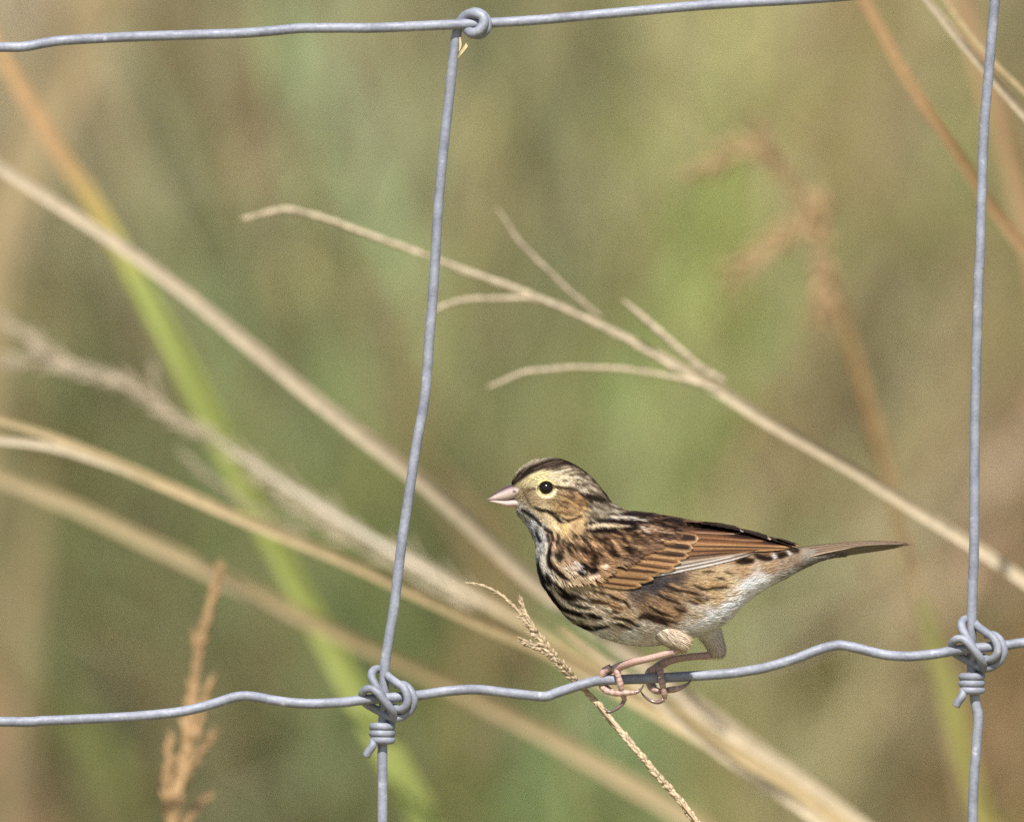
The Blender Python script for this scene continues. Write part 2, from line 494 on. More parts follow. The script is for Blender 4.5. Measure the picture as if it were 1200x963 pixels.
# G4 tan blade, left middle
stalk("grass_blade", "golden tan blade rising to the left edge at mid height, forked near its tip", "grass blade",
      [(-40,478),(0,492),(60,512),(130,542),(200,572),(300,615),(400,655),(480,692),(560,728),(640,762),(710,800),(790,845),(880,898),(990,975)],
      0.22, 0.26, [6,8,11,15,15,14,14,14,15,16,17,20,24,26], [TAN*.85,TAN*.8,TAN*.9,TAN*.8,TAN*.82,TAN*.85,TAN*.95,TAN*1.1], fold=.4,
      build=lambda r: (lambda mb: (leaf_ribbon(mb, pts_at([(-40,515),(0,516),(60,524),(130,546),(180,566)], .22), [pxw(w,.15) for w in (5,9,10,8,4)], [STRAW*.75, STRAW*.72, TAN*.8], ground=False, n=24), mb.build("side_blade", M_stalk, r)))(MB()))
# G5 tan blade lower
stalk("grass_blade", "dull blurred tan blade, lowest of those from the left edge, passing below the sparrow", "grass blade",
      [(-50,530),(0,560),(80,592),(150,625),(250,672),(350,720),(430,758),(500,790),(560,820),(640,862),(720,908),(830,975)],
      0.42, 0.44, [14,15,17,17,18,18,18,18,18,20,22,22], [TAN*.7,TAN*.72,TAN*.74,TAN*.75,TAN*.75], fold=.3)
# G3 silvery seed-head stalk
def g3(root):
    c = (SILVER * .55 + TAN * .45) * 0.84
    Y = .40
    head_part(root, "seed_head",
      ((pts_at([(0,372),(50,408),(90,432),(150,452),(200,488),(250,512)], Y), 34, pxw(32,Y), pxw(2.2,Y), c), dict(spread=.24, stem_r=pxw(2.2,Y))),
      ((pts_at([(5,424),(50,424),(100,436),(150,455)], Y), 18, pxw(26,Y), pxw(2.0,Y), c*.9), dict(spread=.28, stem_r=pxw(2,Y))),
      ((pts_at([(180,432),(184,455),(196,480),(215,495)], Y), 9, pxw(15,Y), pxw(1.6,Y), c), dict(spread=.22, stem_r=pxw(1.6,Y))),
      ((pts_at([(215,532),(240,556),(275,580),(320,610),(360,628)], Y), 14, pxw(17,Y), pxw(1.8,Y), c*.85), dict(spread=.2, stem_r=pxw(1.8,Y))),
      ((pts_at([(250,512),(300,545),(360,582),(420,620),(500,665),(580,712)], Y-.02), 30, pxw(36,Y), pxw(1.6,Y), c), dict(spread=.30, stem_r=pxw(2.6,Y))),
      ((pts_at([(300,560),(350,596),(410,634),(480,674),(560,716)], Y-.02), 22, pxw(34,Y), pxw(1.8,Y), c*1.05), dict(spread=.26, stem_r=pxw(2.4,Y))))
stalk("seeding_grass_stalk", "silvery grey seeding stalk with feathery tufts leaning from the left edge under the straw blade", "grass stalk",
      [(250,512),(330,566),(420,622),(520,680),(600,722),(680,768),(760,812),(850,870),(960,945),(1010,978)], .36, .30, [3,5,7,8,10,12,15,17,19,20],
      [SILVER*.8,SILVER*.9,TAN,TAN*1.05,STRAW], ribbon=True, fold=.3, build=g3, stemname="stem")
# G6 forked pale stalk, right
def g6(root):
    Y = .19; c = STRAW * .84
    q = lambda L, n, l, r, k=1.0: ((pts_at(L, Y), n, pxw(l,Y), pxw(r*1.2,Y), c*k), dict(spread=.05, stem_r=pxw(2.2,Y)))
    head_part(root, "seed_branch", q([(300,253),(340,247),(385,258),(440,278),(500,300)], 44, 22, 2.5, 1.0), q([(500,300),(560,323),(620,345),(690,376),(740,402),(800,437)], 60, 22, 3.0, 1.02))
    head_part(root, "seed_branch", q([(512,362),(545,352),(590,350),(625,351),(665,362)], 36, 18, 2.2, .95))
    head_part(root, "seed_branch", q([(590,255),(610,285),(640,315),(675,348),(705,372)], 34, 16, 1.8, .8))
    head_part(root, "seed_branch", q([(742,362),(765,382),(790,404),(820,430),(850,448)], 34, 18, 3.0, 1.05))
    head_part(root, "seed_branch", q([(586,448),(620,436),(680,431),(740,434),(800,445),(845,460)], 56, 18, 2.4, .98))
stalk("forked_grass_stalk", "pale straw stalk with five thin curved seed branches above the sparrow", "grass stalk",
      [(610,342),(660,360),(700,380),(760,410),(800,433),(850,462),(900,493),(950,521),(1000,550),(1050,582),(1100,614),(1150,646),(1210,688)], .19, .22,
      [5,7,9,10,12,15,16,16,15,15,15,15,16], [STRAW*.84,STRAW*.84,STRAW*.84,STRAW*.84,STRAW*.86], fold=.45, build=g6, stemname="stem")
# G7 reddish plume
def g7(root):
    Y = .5; c = PINKT*.8
    q = lambda L, n, l, r, k=1.0: ((pts_at(L, Y), n, pxw(l,Y), pxw(r*.78,Y), c*k), dict(spread=.5, stem_r=pxw(2.5,Y)))
    head_part(root, "seed_head",
      q([(884,138),(900,172),(925,215),(945,258)], 9, 22, 4, .85),
      q([(815,206),(848,186),(880,174),(905,186)], 6, 32, 5.5, 1.0),
      q([(852,325),(885,300),(915,274),(945,252)], 6, 34, 6, 1.0),
      q([(958,235),(960,260),(964,290)], 7, 24, 8, 1.1),
      q([(960,370),(966,350),(968,330),(966,300)], 6, 30, 9, 1.0),
      q([(905,180),(930,222),(955,280),(975,340)], 6, 22, 4, .8))
stalk("plume_grass_stalk", "blurred reddish plume of drooping spikelets standing right of the sparrow's head", "grass stalk",
      [(886,140),(912,190),(945,255),(968,310),(984,365),(1005,430),(1022,490),(1040,560),(1062,650),(1090,760),(1130,975)], .5, .55,
      [3,6,8,9,11,15,17,14,8,6,6], [PINKT*.55,PINKT*.6,ORANGE*.72,ORANGE*.72,ORANGE*.75,PINKT*.7,TAN*.65], ribbon=False, build=g7)
# G8..G10 upper right
stalk("grass_blade", "thin orange stem slanting down through the top right corner left of the fence wire", "grass blade",
      [(985,-45),(1012,0),(1050,70),(1085,125),(1120,175),(1160,238),(1210,305),(1280,400)], .24, .24, [12,13,14,14,14,14,14,14], [ORANGE*.68,ORANGE*.70,ORANGE*.62,ORANGE*.58,ORANGE*.68], fold=.3)
stalk("grass_blade", "pair of narrow pale stems crossing behind the right upright wire at the top corner", "grass blade",
      [(1060,-30),(1085,0),(1120,42),(1160,88),(1205,140),(1280,225)], .11, .12, [9,9,10,10,10,10], [STRAW*.7,STRAW*.66,STRAW*.7], fold=.5,
      build=lambda r: (lambda mb: (leaf_ribbon(mb, pts_at([(1095,-20),(1125,25),(1160,68),(1210,118),(1290,200)], .13,.13), [pxw(w,.12) for w in (4,5,5,5,5)], [TAN*.85,TAN*.8,TAN*.85], ground=False, n=24), mb.build("side_blade", M_stalk, r)))(MB()))
stalk("grass_blade", "soft amber streak of a stem hanging along the right edge behind the upright wire", "grass blade",
      [(1115,-30),(1135,30),(1150,80),(1172,140),(1190,200),(1208,280),(1230,400)], .52, .52, [22,26,28,30,30,28,28], [AMBER*.66,AMBER*.66,AMBER*.68,AMBER*.7], fold=.3)
# G11 lower left amber seed head
def g11(root):
    Y = .22; c = lin((196,160,116)) * .85
    q = lambda L, n, l, r, k=1.0, s=.2: ((pts_at(L, Y), n, pxw(l,Y), pxw(r*.8,Y), c*k), dict(spread=s, stem_r=pxw(2,Y)))
    head_part(root, "seed_head",
      q([(257,668),(250,695),(243,722),(236,752),(230,785),(225,830)], 46, 18, 3.6, .9),
      q([(228,745),(230,768),(229,800),(224,830)], 18, 14, 2.4, .85),
      q([(246,800),(240,820),(234,845),(226,870)], 20, 15, 3.2, 1.0),
      q([(225,810),(222,850),(216,890),(208,930),(200,975)], 56, 22, 5.2, 1.05, .22),
      q([(200,868),(198,890),(196,920),(194,960)], 26, 17, 3.2, 1.0),
      q([(250,858),(238,876),(226,895),(214,915)], 18, 13, 2.0, .8, .35),
      q([(242,935),(228,950),(216,968),(208,985)], 20, 15, 3.2, 1.0))
stalk("amber_seed_head", "amber bristly seed head standing upright at lower left, crossed by the lower wire", "grass stalk",
      [(257,672),(240,740),(228,810),(216,890),(202,970),(190,1060)], .22, .22, [1.5,3,4,5,7,7], [AMBER,AMBER*1.05], ribbon=False, build=g11)
# G12 sharp seed head touching the wire
def g12(root):
    Y = .012; c = lin((200,178,146))
    zz = lambda y: float(np.interp(y, [680, 780, 812, 832, 870, 1000], [-.004, -.003, .0045, .003, -.010, -.014]))
    a = lambda L, n, l, r, k=1.0, s=.28, w=0.0: (([P(x, y, zz(y)) for x, y in L], n, pxw(l,Y), pxw(r,Y), c*k), dict(spread=s, stem_r=pxw(1.4,Y), awn=w))
    head_part(root, "seed_head",
      a([(550,683),(568,687),(585,696),(600,708),(612,722)], 26, 7, 1.3, 1.0, .18),
      a([(612,722),(625,738),(640,757),(655,775),(670,793),(685,808)], 46, 10, 2.5, .92, .42, .0012),
      a([(611,704),(615,717),(622,730),(630,742)], 12, 9, 1.8, 1.05, .2, .001),
      a([(611,750),(624,756),(640,764),(655,778),(668,792)], 22, 8, 2.4, .85, .42),
      a([(685,808),(700,824),(715,843),(728,858),(745,878),(765,902),(790,930),(815,962),(850,1010)], 130, 10, 2.7, 1.0, .24))
stalk("wiry_seed_head", "sharp buff seed head with a forked tip rising behind the wire beside the sparrow's foot", "grass stalk",
      [(699,823.5),(705,831),(715,843),(728,858),(745,878),(790,930),(830,982),(900,1080)], .0035, -.018, [1.5,2,2.4,2.6,3,3,3,3], [lin((180,156,122)),lin((190,164,130))], ribbon=False, build=g12)
# G13 yellow-green blade behind the right knot
stalk("grass_blade", "yellow-green blade blurred behind the right knot at the lower right", "grass blade",
      [(1080,700),(1095,760),(1112,815),(1130,880),(1148,940),(1160,980),(1180,1050)], .5, .5, [10,22,28,28,26,26,26], [lin((130,126,74)),lin((140,136,74)),lin((146,138,76)),lin((150,136,76))], fold=.3)
# G14 companions lower right
stalk("grass_blade", "bright cream stalk fanning along the lower right beneath the sparrow's feet", "grass blade",
      [(655,735),(700,768),(745,800),(800,848),(860,895),(915,930),(975,975)], .20, .23, [7,9,10,12,12,13,13], [TAN*.9,STRAW*.85,STRAW*.95,STRAW*1.0], fold=.4)
# very soft stems, far left
stalk("grass_blade", "very soft wide tan stem leaning across the top left corner", "grass blade",
      [(150,-60),(110,20),(70,110),(30,200),(0,290),(-20,400),(-30,520)], 1.3, 1.3, [36,40,44,46,44,40,40], [TAN*.7,TAN*.7,TAN*.7], fold=.2)
stalk("grass_blade", "very soft brown stem standing on the far left of the frame at the bottom", "grass blade",
      [(40,560),(30,640),(22,740),(15,850),(5,975)], 1.6, 1.6, [20,26,32,32,32], [TAN*.6,TAN*.62,TAN*.6], fold=.2)
stalk("grass_blade", "soft curved brown stem hooking down under the top wire left of the knot", "grass blade",
      [(300,-40),(305,60),(296,120),(275,160),(250,200),(235,330)], 1.5, 1.7, [8,9,9,9,8,8], [PINKT*.7,PINKT*.75,PINKT*.7], fold=.2)

# ------------------------------------------------------------------ fence
fence = empty("wire_fence", B(450, 1800)); fence.location.z = 0; ORIG[fence.name] = Vector(fence.location)
tag(fence, "galvanised grey woven wire fence with wrapped knots, the sparrow perched on its lower wire", "fence")
wr = 5.9 * S
def wire(name, pts, r=wr, n=220, sides=16, rough=0.012):
    mb = MB()
    sp = spline(pts, n)
    tube(mb, [B(*p) for p in sp], r, sides, rough=rough)
    return mb.build(name, M_wire, fence)
z = lambda L, d=0: [(a, b, d) for a, b in L]
wire("horizontal_wire", z([(-900,62),(-600,52),(-300,62),(-60,57),(0,55.5),(28,55),(67,48.5),(120,45),(167,43),(230,41),(287,39),(325,36),(353,33.5),(400,33),(440,33),(500,30.5),(555,28),(620,24.5),(700,17.5),(800,8.5),(870,3.5),(950,-1),(1050,-9),(1200,-20),(1500,-28),(2000,-20)]))
wire("horizontal_wire", z([(-900,846),(-500,835),(-420,820),(-300,838),(0,845.5),(50,844.5),(100,842.5),(150,840),(200,835.5),(230,830),(253,823.5),(272,817.5),(287,815.5),(302,817),(320,820.5),(343,823.5),(367,824.5),(400,823),(430,819.5),(487,815),(515,811),(533,809),(560,808),(600,812.5),(633,816),(644,815),(653,811.5),(687,800.5),(702,797.5),(717,796.5),(760,795),(800,792.7),(830,791),(855,789),(880,785.5),(900,781.5),(933,771.5),(955,763),(967,759),(978,756.5),(987,756),(1007,760),(1033,766.5),(1050,768.5),(1067,769),(1085,767.5),(1100,765.5),(1123,761.5),(1153,758.5),(1180,756),(1200,753),(1300,742),(1500,748),(2000,750)]), n=420)
# upright wires; the first one wraps its top around the top wire
dv = 11.0
wire("vertical_wire", [(548,35.5,3),(553,39,-7),(561,36.5,-11.5),(567,28,-11),(565,19.5,-9),(556,16,-4),(547,18,4),(540,25,9),(536.5,34,dv),(535,42,dv),(532,60,dv),(527,108,dv),(519,180,dv),(513,250,dv),(509,321,dv),(503,398,dv),(498,464,dv),(488,521,dv),(478,588,dv),(470,642,dv),(462,709,dv),(455,752,dv),(450.5,785,dv),(450,820,dv),(448,875,dv),(448,962,dv),(446,1300,dv),(450,2300,dv),(450,3865,dv)], n=520)
mb = MB()
tube(mb, [B(*p) for p in spline([(547,18,8),(556,14.5,3),(566,18,-2),(571,26,-5),(570,35,-5),(563,41,-1),(553,40,6)], 40)], wr * .93, 14, rough=.012)
mb.build("wire_wrap", M_wire, fence)
wire("vertical_wire", [(1192,-300,dv),(1178,-150,dv),(1166,0,dv),(1158,95,dv),(1153,160,dv),(1148.5,300,dv),(1147,330,dv),(1143,488,dv),(1142,641,dv),(1140,690,dv),(1139,742,dv),(1140,790,dv),(1144,826,dv),(1147,842,dv),(1144.5,880,dv),(1140.5,962,dv),(1138,1300,dv),(1142,2300,dv),(1142,3865,dv)], n=420)
# knots
def knot(dx, dy, name="knot"):
    mb = MB()
    kr = 5.2
    cx, cyt = 447.8, 0
    # tail and coils round the upright, then up over the lower wire and round
    pth = [(429,886,dv-10),(431.5,881,dv-11),(436.5,874,dv-11),(440,869,dv-7)]
    coil = []
    turns = 2.5; nst = 50
    for i in range(nst + 1):
        a = math.pi * 1.15 + i / nst * turns * 2 * math.pi
        coil.append((cx + math.cos(a) * 10.9, 869.0 - i / nst * 20.0 + 1.6 * math.cos(a), dv + math.sin(a) * 10.8))
    pth = pth[:3] + coil
    up = [(460,846,dv-4),(461,841,2),(460.5,836,-5),(457,829,-11),(450,820,-13),(443,811.5,-13),(436,807,-11),(428.5,807.5,-8),(424.5,814,0),(427,823,8),(436,829,10),(447,835,8),(456,840,4),(466,841.5,2),(476,837,0),(483,829,-3),(485,819,-5),(481,809,-3),(474,803,3),(464,802,9)]
    sp = spline(pth + up[1:], 300)
    tube(mb, [B(p[0] + dx, p[1] + dy, p[2]) for p in sp], kr * .94 * S, 14, rough=.012)
    o = mb.build(name, M_wire, fence)
    mb = MB()
    lp = [(461,829,7),(465,831,0),(471,830.5,-6),(476.5,825,-10),(477.5,816,-11),(473,806,-9),(465,800,-4),(457,794.5,3),(452,790,12),(448,786,19),(441,784.5,14),(436.5,787,5),(435.5,793,-2),(439,801,-8),(444,809,-9),(449,818,-6),(451,826,2),(448,833,8)]
    tube(mb, [B(p[0] + dx, p[1] + dy, p[2]) for p in spline(lp, 140)], (kr - .3) * S, 14, rough=.012)
    mb.build("knot_loop", M_wire, o)
knot(0, 0)
knot(691.5, -58.5)
# a snagged scrap of straw under the top knot
mb = MB()
leaf_ribbon(mb, [B(552,45,3), B(546,54,2), B(540,62,3), B(536,68,6)], [1.5*S, 4*S, 3.6*S, 1*S], [lin((240,220,170)), lin((232,210,160))], ground=False, n=12)
leaf_ribbon(mb, [B(539,44,5), B(539.5,53,4), B(538,60,4)], [2*S, 2.6*S, 1.4*S], [lin((222,190,150)), lin((222,200,150))], ground=False, n=8)
o = mb.build("straw_scrap", M_stalk, None, origin=B(539, 58)); 
tag(o, "tiny cream scrap of straw snagged under the knot on the top wire", "straw")

# ------------------------------------------------------------------ sparrow
ALB = 0.64
bird = empty("sparrow", B(750, 789))
tag(bird, "brown streaked sparrow with pink beak and yellow brow perched on the lower wire", "bird")

SEC = [ # top point, bottom point, half width
 ((599,568),(604,594),4),
 ((601,561.5),(606,601),8.5),((608,550.5),(611,608),15),((622,540.5),(618,617),24.5),((640,536.5),(623.5,627.5),30.5),
 ((657,538),(627.5,638),32.5),((674,545),(628.5,654),33.5),((690,556.5),(631.5,674),36),((704,572),(639,690),41),
 ((718,589),(651,707),47),((736,598.5),(667,725),53),((760,603),(689,738),57),((783,607),(711,748),58.5),
 ((806,610.5),(737,754.5),57.5),((828,614),(766,755.5),54.5),((848,617.5),(795,750),50),((867,621.5),(825,742),44.5),
 ((885,627),(850,729),38.5),((903,632.5),(873,706.5),32),((920,637.5),(895,691),25.5),((935,641.5),(917,679),19),
 ((950,642.5),(942,665.5),13.5),((968,643),(966,655.5),9),((990,643),(990,651),5)]
sec = spline([[a[0], a[1], b[0], b[1], w] for a, b, w in SEC], 260)
NS, NT = 260, 96
def body_pt(i, th, off=0.0):
    """i = row along the bird (float), th = angle (0 top, +pi/2 near side)"""
    i0 = int(min(max(i, 0), NS - 2)); f = i - i0
    tx, ty, bx, by, w = sec[i0] * (1 - f) + sec[i0 + 1] * f
    mx, my = (tx + bx) / 2, (ty + by) / 2
    hx, hy = (tx - bx) / 2, (ty - by) / 2
    c, s = math.cos(th), math.sin(th)
    e = 0.92 if c > 0 else 0.92 - 0.24 * min(1, max(0, (i - 120) / 60.0)) * min(1, -c * 2.5)
    ss = math.copysign(abs(s) ** e, s)
    return (mx + hx * c, my + hy * c, -ss * (w + off))
BP = np.zeros((NS, NT, 3))
for i in range(NS):
    for j in range(NT):
        BP[i, j] = body_pt(i, 2 * math.pi * j / NT)
# cheek fullness and a shallow eye hollow
def bump(px, py, rx, ry, amt):
    d = ((BP[:, :, 0] - px) / rx) ** 2 + ((BP[:, :, 1] - py) / ry) ** 2
    BP[:, :, 2] += np.sign(BP[:, :, 2]) * amt * np.exp(-d)
bump(664, 588, 16, 13, 2.5)
bump(640, 571, 11, 9, -2.0)
bump(668, 668, 22, 22, 3.0)
def toW(a):
    a = np.asarray(a); s = a.shape[:-1]
    o = np.empty(a.shape)
    o[..., 0] = (a[..., 0] - 600) * S; o[..., 1] = a[..., 2] * S; o[..., 2] = ZF + (481.5 - a[..., 1]) * S
    return o

# ---- plumage pattern, kept as a side-view chart (photo pixels)
X0, Y0c, X1, Y1c, Q = 585, 525, 1005, 775, 3
CW, CH = (X1 - X0) * Q, (Y1c - Y0c) * Q
yy, xx = np.mgrid[0:CH, 0:CW]
gxp = xx / Q + X0; gyp = yy / Q + Y0c
BASE = [(603,580,(190,165,125)),(606,596,(205,195,180)),(618,562,(208,192,144)),(630,558,(220,204,148)),(612,569,(200,180,132)),(645,556,(214,198,152)),(660,560,(208,190,154)),
 (680,570,(196,178,146)),(695,580,(168,150,120)),(668,552,(190,170,135)),(648,545,(120,100,80)),(690,562,(128,106,84)),(715,592,(138,120,96)),(700,598,(150,132,104)),(692,605,(146,126,96)),
 (616,576,(175,150,108)),(626,585,(188,160,115)),(648,582,(165,138,95)),(665,580,(138,108,72)),(676,588,(160,120,74)),(660,594,(168,130,82)),
 (636,598,(212,186,138)),(648,607,(222,196,146)),(662,614,(222,184,118)),(678,608,(212,172,112)),(615,603,(205,195,178)),(622,614,(205,202,205)),(630,632,(190,185,185)),
 (631,655,(205,200,200)),(637,650,(226,214,196)),(640,668,(205,195,182)),(652,635,(190,155,115)),(690,640,(150,108,70)),(720,632,(136,96,64)),(672,620,(190,155,110)),(740,628,(124,88,62)),(700,655,(168,122,78)),(678,645,(160,116,76)),
 (760,622,(140,102,76)),(790,616,(105,80,66)),(820,622,(150,110,80)),(800,640,(180,125,75)),(750,608,(100,78,66)),
 (655,660,(200,165,120)),(660,682,(212,185,150)),(655,700,(205,190,165)),(675,710,(208,188,155)),(700,712,(212,185,150)),(725,705,(204,160,110)),(715,695,(200,160,112)),(685,690,(200,165,125)),
 (700,728,(215,200,180)),(730,720,(208,175,135)),(668,728,(215,212,210)),(700,742,(222,220,218)),(740,748,(228,226,224)),(770,750,(228,224,220)),(760,738,(215,200,180)),
 (745,692,(120,105,92)),(765,685,(100,92,92)),(790,685,(120,100,85)),(760,705,(165,128,92)),(785,700,(172,138,100)),(810,690,(182,146,102)),(830,678,(196,162,114)),(850,680,(206,176,126)),(840,700,(214,180,130)),  # grey tones just below the wing are partly its shade, painted in
 (790,718,(190,148,105)),(780,712,(180,138,95)),(815,715,(222,205,182)),(805,732,(228,216,202)),(830,722,(236,234,236)),(850,712,(236,236,240)),(870,702,(234,232,234)),(860,690,(222,205,176)),
 (815,745,(225,222,222)),(840,730,(225,222,220)),(880,685,(236,234,236)),(895,680,(234,232,232)),(870,668,(190,152,108)),(900,664,(190,156,116)),(920,660,(180,152,122)),(930,654,(160,134,108)),
 (905,685,(215,212,208)),(925,672,(185,180,172)),(945,660,(150,142,132)),(970,652,(135,125,115)),(990,647,(120,110,100)),(860,640,(150,100,62)),(900,640,(140,95,60))]
bp_ = np.array([[b[0], b[1]] for b in BASE], float); bc_ = np.array([lin(b[2]) for b in BASE])
small = 3
sx = gxp[::small, ::small]; sy = gyp[::small, ::small]
d2 = (sx[..., None] - bp_[:, 0]) ** 2 + (sy[..., None] - bp_[:, 1]) ** 2
wgt = 1.0 / (d2 + 14.0) ** 2.0
lowc = (wgt[..., None] * bc_).sum(2) / wgt.sum(2)[..., None]
CAN = np.repeat(np.repeat(lowc, small, 0), small, 1)[:CH, :CW].copy()
def stroke(pts, w, rgb, soft=1.3, a=1.0, wob=0.0):
    p = spline(pts, 40) if len(pts) > 1 else np.array([pts[0], (pts[0][0] + .5, pts[0][1])], float)
    ws = rsamp(w if hasattr(w, '__len__') else [w], len(p)) * (0.70 if sum(rgb) < 240 else 0.5)
    m = ws.max() + soft * 3 + 1
    xa = int(max(0, (p[:, 0].min() - m - X0) * Q)); xb = int(min(CW, (p[:, 0].max() + m - X0) * Q))
    ya = int(max(0, (p[:, 1].min() - m - Y0c) * Q)); yb = int(min(CH, (p[:, 1].max() + m - Y0c) * Q))
    if xb <= xa or yb <= ya: return
    X = gxp[ya:yb, xa:xb]; Y = gyp[ya:yb, xa:xb]
    best = np.full(X.shape, -1e9)
    for k in range(len(p)):
        dd = ws[k] - np.hypot(X - p[k, 0], Y - p[k, 1])
        best = np.maximum(best, dd)
    al = a / (1 + np.exp(-best / (soft * 0.45)))
    c = lin(rgb)
    CAN[ya:yb, xa:xb] = CAN[ya:yb, xa:xb] * (1 - al[..., None]) + c * al[..., None]
DK = (52, 40, 36); BR = (98, 66, 44); NV = (48, 43, 46)
T = [1.5]
# crown
stroke([(606,556),(620,543),(640,535.5),(655,535.5)], 3, (176,162,142), 1)
stroke([(598,569),(604,563),(612,555.5),(623,549),(636,544.5),(650,541),(664,540.5)], [3,5,7,7,6.5,6,5], (66,50,44), 1.3)
for a in ([(612,553),(622,545),(634,540)], [(626,549),(640,543),(652,539)], [(640,546),(652,541.5),(664,538.5)], [(604,563),(610,556.5)]):
    stroke(a, 1.5, (138,112,90), .9, .7)
stroke([(664,540),(678,546),(690,554),(701,566)], [5,4,4,3], (62,48,42), 1.2)
stroke([(703,569),(712,581),(722,592)], [3,3,2.5], (74,60,52), 1.2)
for a in ([(640,549),(652,546.5),(664,543.5),(672,543)], [(652,550.5),(662,548),(672,546.5)], [(660,553.5),(670,550),(680,551)], [(668,556),(680,554),(690,559)], [(676,561),(686,560),(694,566)], [(683,566.5),(692,567),(700,574)], [(672,566),(684,568),(692,573)], [(690,573),(700,578),(708,585)], [(660,562),(668,561)], [(698,572),(706,580)]):
    stroke(a, 1.7, (96, 76, 60), .9, .85)
for a in ([(645,553),(658,551),(668,549)], [(664,558),(676,558),(686,563)], [(678,572),(690,577),(700,582)], [(655,566),(668,566),(680,569)]):
    stroke(a, 1.8, (226, 212, 180), 1, .8)
stroke([(613,566),(622,559),(632,555),(642,554)], [2,4,4,2], (228,210,132), 2, .55)
# face
stroke([(648,570),(660,570.5),(670,572.5),(678,576),(684,581)], [2.6,2.4,2.6,4,5], (84, 60, 44), 1)
stroke([(682,578),(690,582),(698,584),(708,585)], [4,8,8,4], (56, 42, 36), 1.4)
stroke([(690,590),(700,592),(712,594)], [3,3.5,2], (110,92,74), 1.2)
stroke([(683,583),(687,590),(685,599),(678,604)], [2,2.5,2.5,2], (96,70,46), 1)
stroke([(676,577),(682,584),(684,592),(680,599)], [2.4,3.6,3.6,3], (204,150,88), 1.3, .7)
stroke([(627,594),(633,596.5),(641,597.5),(650,602),(657,608),(665,609)], [2.2,3,3,4.5,5.5,3], (62, 44, 32), 1)
stroke([(664,609),(672,607),(680,604)], [3,2.2,1.6], (92,64,42), 1)
stroke([(612,571),(615,579),(620,588),(624,593)], [1.6,2,2.2,2], (118, 90, 64), 1, .8)
stroke([(617,573.5),(623,572),(628,571.5)], 3.2, (118, 90, 60), 1.2, .8)
for a in ([(652,577),(662,579),(672,585)], [(648,584),(658,586),(668,590)], [(655,591),(664,594),(673,595)], [(640,586),(648,590)], [(666,599),(674,599),(682,594)], [(652,596),(661,601),(669,602)]):
    stroke(a, 1.4, (120, 86, 52), .9, .7)
for a in ([(656,582),(667,586),(676,592)], [(652,590),(662,597)], [(645,590),(652,596)]):
    stroke(a, 1.8, (222, 172, 100), 1, .7)
# eye ring
import itertools
ring = [(640 + 11.2 * math.cos(t), 571.2 + 10.0 * math.sin(t)) for t in np.linspace(R(-10), R(200), 14)]
stroke(ring, [1.5,3.2,3.2,3,3,2.6,1.2], (240, 224, 172), .8)
ring = [(640 + 10.8 * math.cos(t), 571 + 9.8 * math.sin(t)) for t in np.linspace(R(205), R(330), 10)]
stroke(ring, [1.4,2.4,2.6,2.2,1.4], (236, 218, 150), .9)
stroke([(650.5,569.5),(657,570.5)], 2.2, (100,74,50), .8)
# malar, throat
stroke([(612,597),(619,601),(627,607),(634,613.5),(640,619.5),(647,623)], [2.5,3.5,3.2,4.5,4.5,3], (58, 50, 54), 1.2)
stroke([(607,600),(613,604),(618,610)], 3, (120,118,120), 1.5, .6)
stroke([(627,618),(630,626),(632.5,633)], [2.5,3.4,3], (64, 58, 64), 1)
stroke([(622,609),(628,615),(635,624),(637,629)], [4,6,5,3], (222,220,226), 1.4, .8)
stroke([(641,625),(643,631),(641,636)], 3, (84, 66, 60), 1)
stroke([(646,624),(648,632),(644,640),(645,648)], [2.5,3,3,4], (76, 54, 46), 1)
stroke([(654,624),(654,632),(653,640)], [2.5,3,2], (60, 46, 42), 1)
stroke([(634,640),(632,650),(630,660)], 2.4, (110,102,104), 1, .8)
stroke([(640,636),(639,648),(637,660)], 5, (232,220,200), 1.3, .8)
stroke([(649,634),(650,642)], 2.4, (222,180,150), 1)
# breast and flank streaks, with painted shade below the wing
stroke([(644,642),(643,652),(645,660),(651,667),(659,673),(667,678)], [3,4.5,6,6,5,2.5], (58, 36, 24), 1.2)
stroke([(630,655),(631,664),(634,673),(639,682),(644,690)], [2,3.5,4.5,4,3], NV, 1.1)
stroke([(640,672),(643,678.5),(652,686),(661,697),(670,700),(681,701.5)], [3,5,5.5,5.5,4,2.5], (54, 38, 30), 1.2)
stroke([(688,700),(700,703),(713,705.5)], [2.5,4.5,2.5], (96, 60, 36), 1.2)
stroke([(634,676),(638,685),(645,696),(653,707),(668,715),(685,722.5)], [2,4.5,5,6.5,6.5,3], (44, 36, 34), 1.2)
stroke([(650,712),(664,723),(679,731),(693,735),(712,732)], [2,4,5.5,5,2.5], (46, 38, 36), 1.2)
stroke([(688,719),(698,721.5),(705,723)], [3,4,2], (62, 46, 38), 1.2)
stroke([(667,687),(678,693),(690,697.5)], [3,3.4,2], (122, 80, 50), 1.2)
stroke([(715,708),(729,711.5)], [3,2], (120, 78, 48), 1)
stroke([(717,721.5),(733,724.5),(747,732)], [2,3.6,2.6], (66, 50, 42), 1.1)
stroke([(730,701),(737,710)], 2.2, (70, 54, 46), 1)
stroke([(749,721),(757,719),(766,723),(780,729)], [4,7,7,3], (82, 60, 46), 1.5)
stroke([(790,710),(797,713.5),(802,714)], [2,4.6,2.5], (92, 64, 46), 1.4)
stroke([(806,700),(815,702.5),(828,701)], [2.5,7,3], (84, 62, 50), 1.7)
stroke([(832,687),(840,686),(852,686)], [3,5,2], (86, 68, 54), 1.4)
stroke([(848,668),(857,671)], [2,3], (130, 88, 54), 1.2)
stroke([(862,657),(870,655.5),(880,656)], [3,7,5], (60, 40, 30), 1.4)
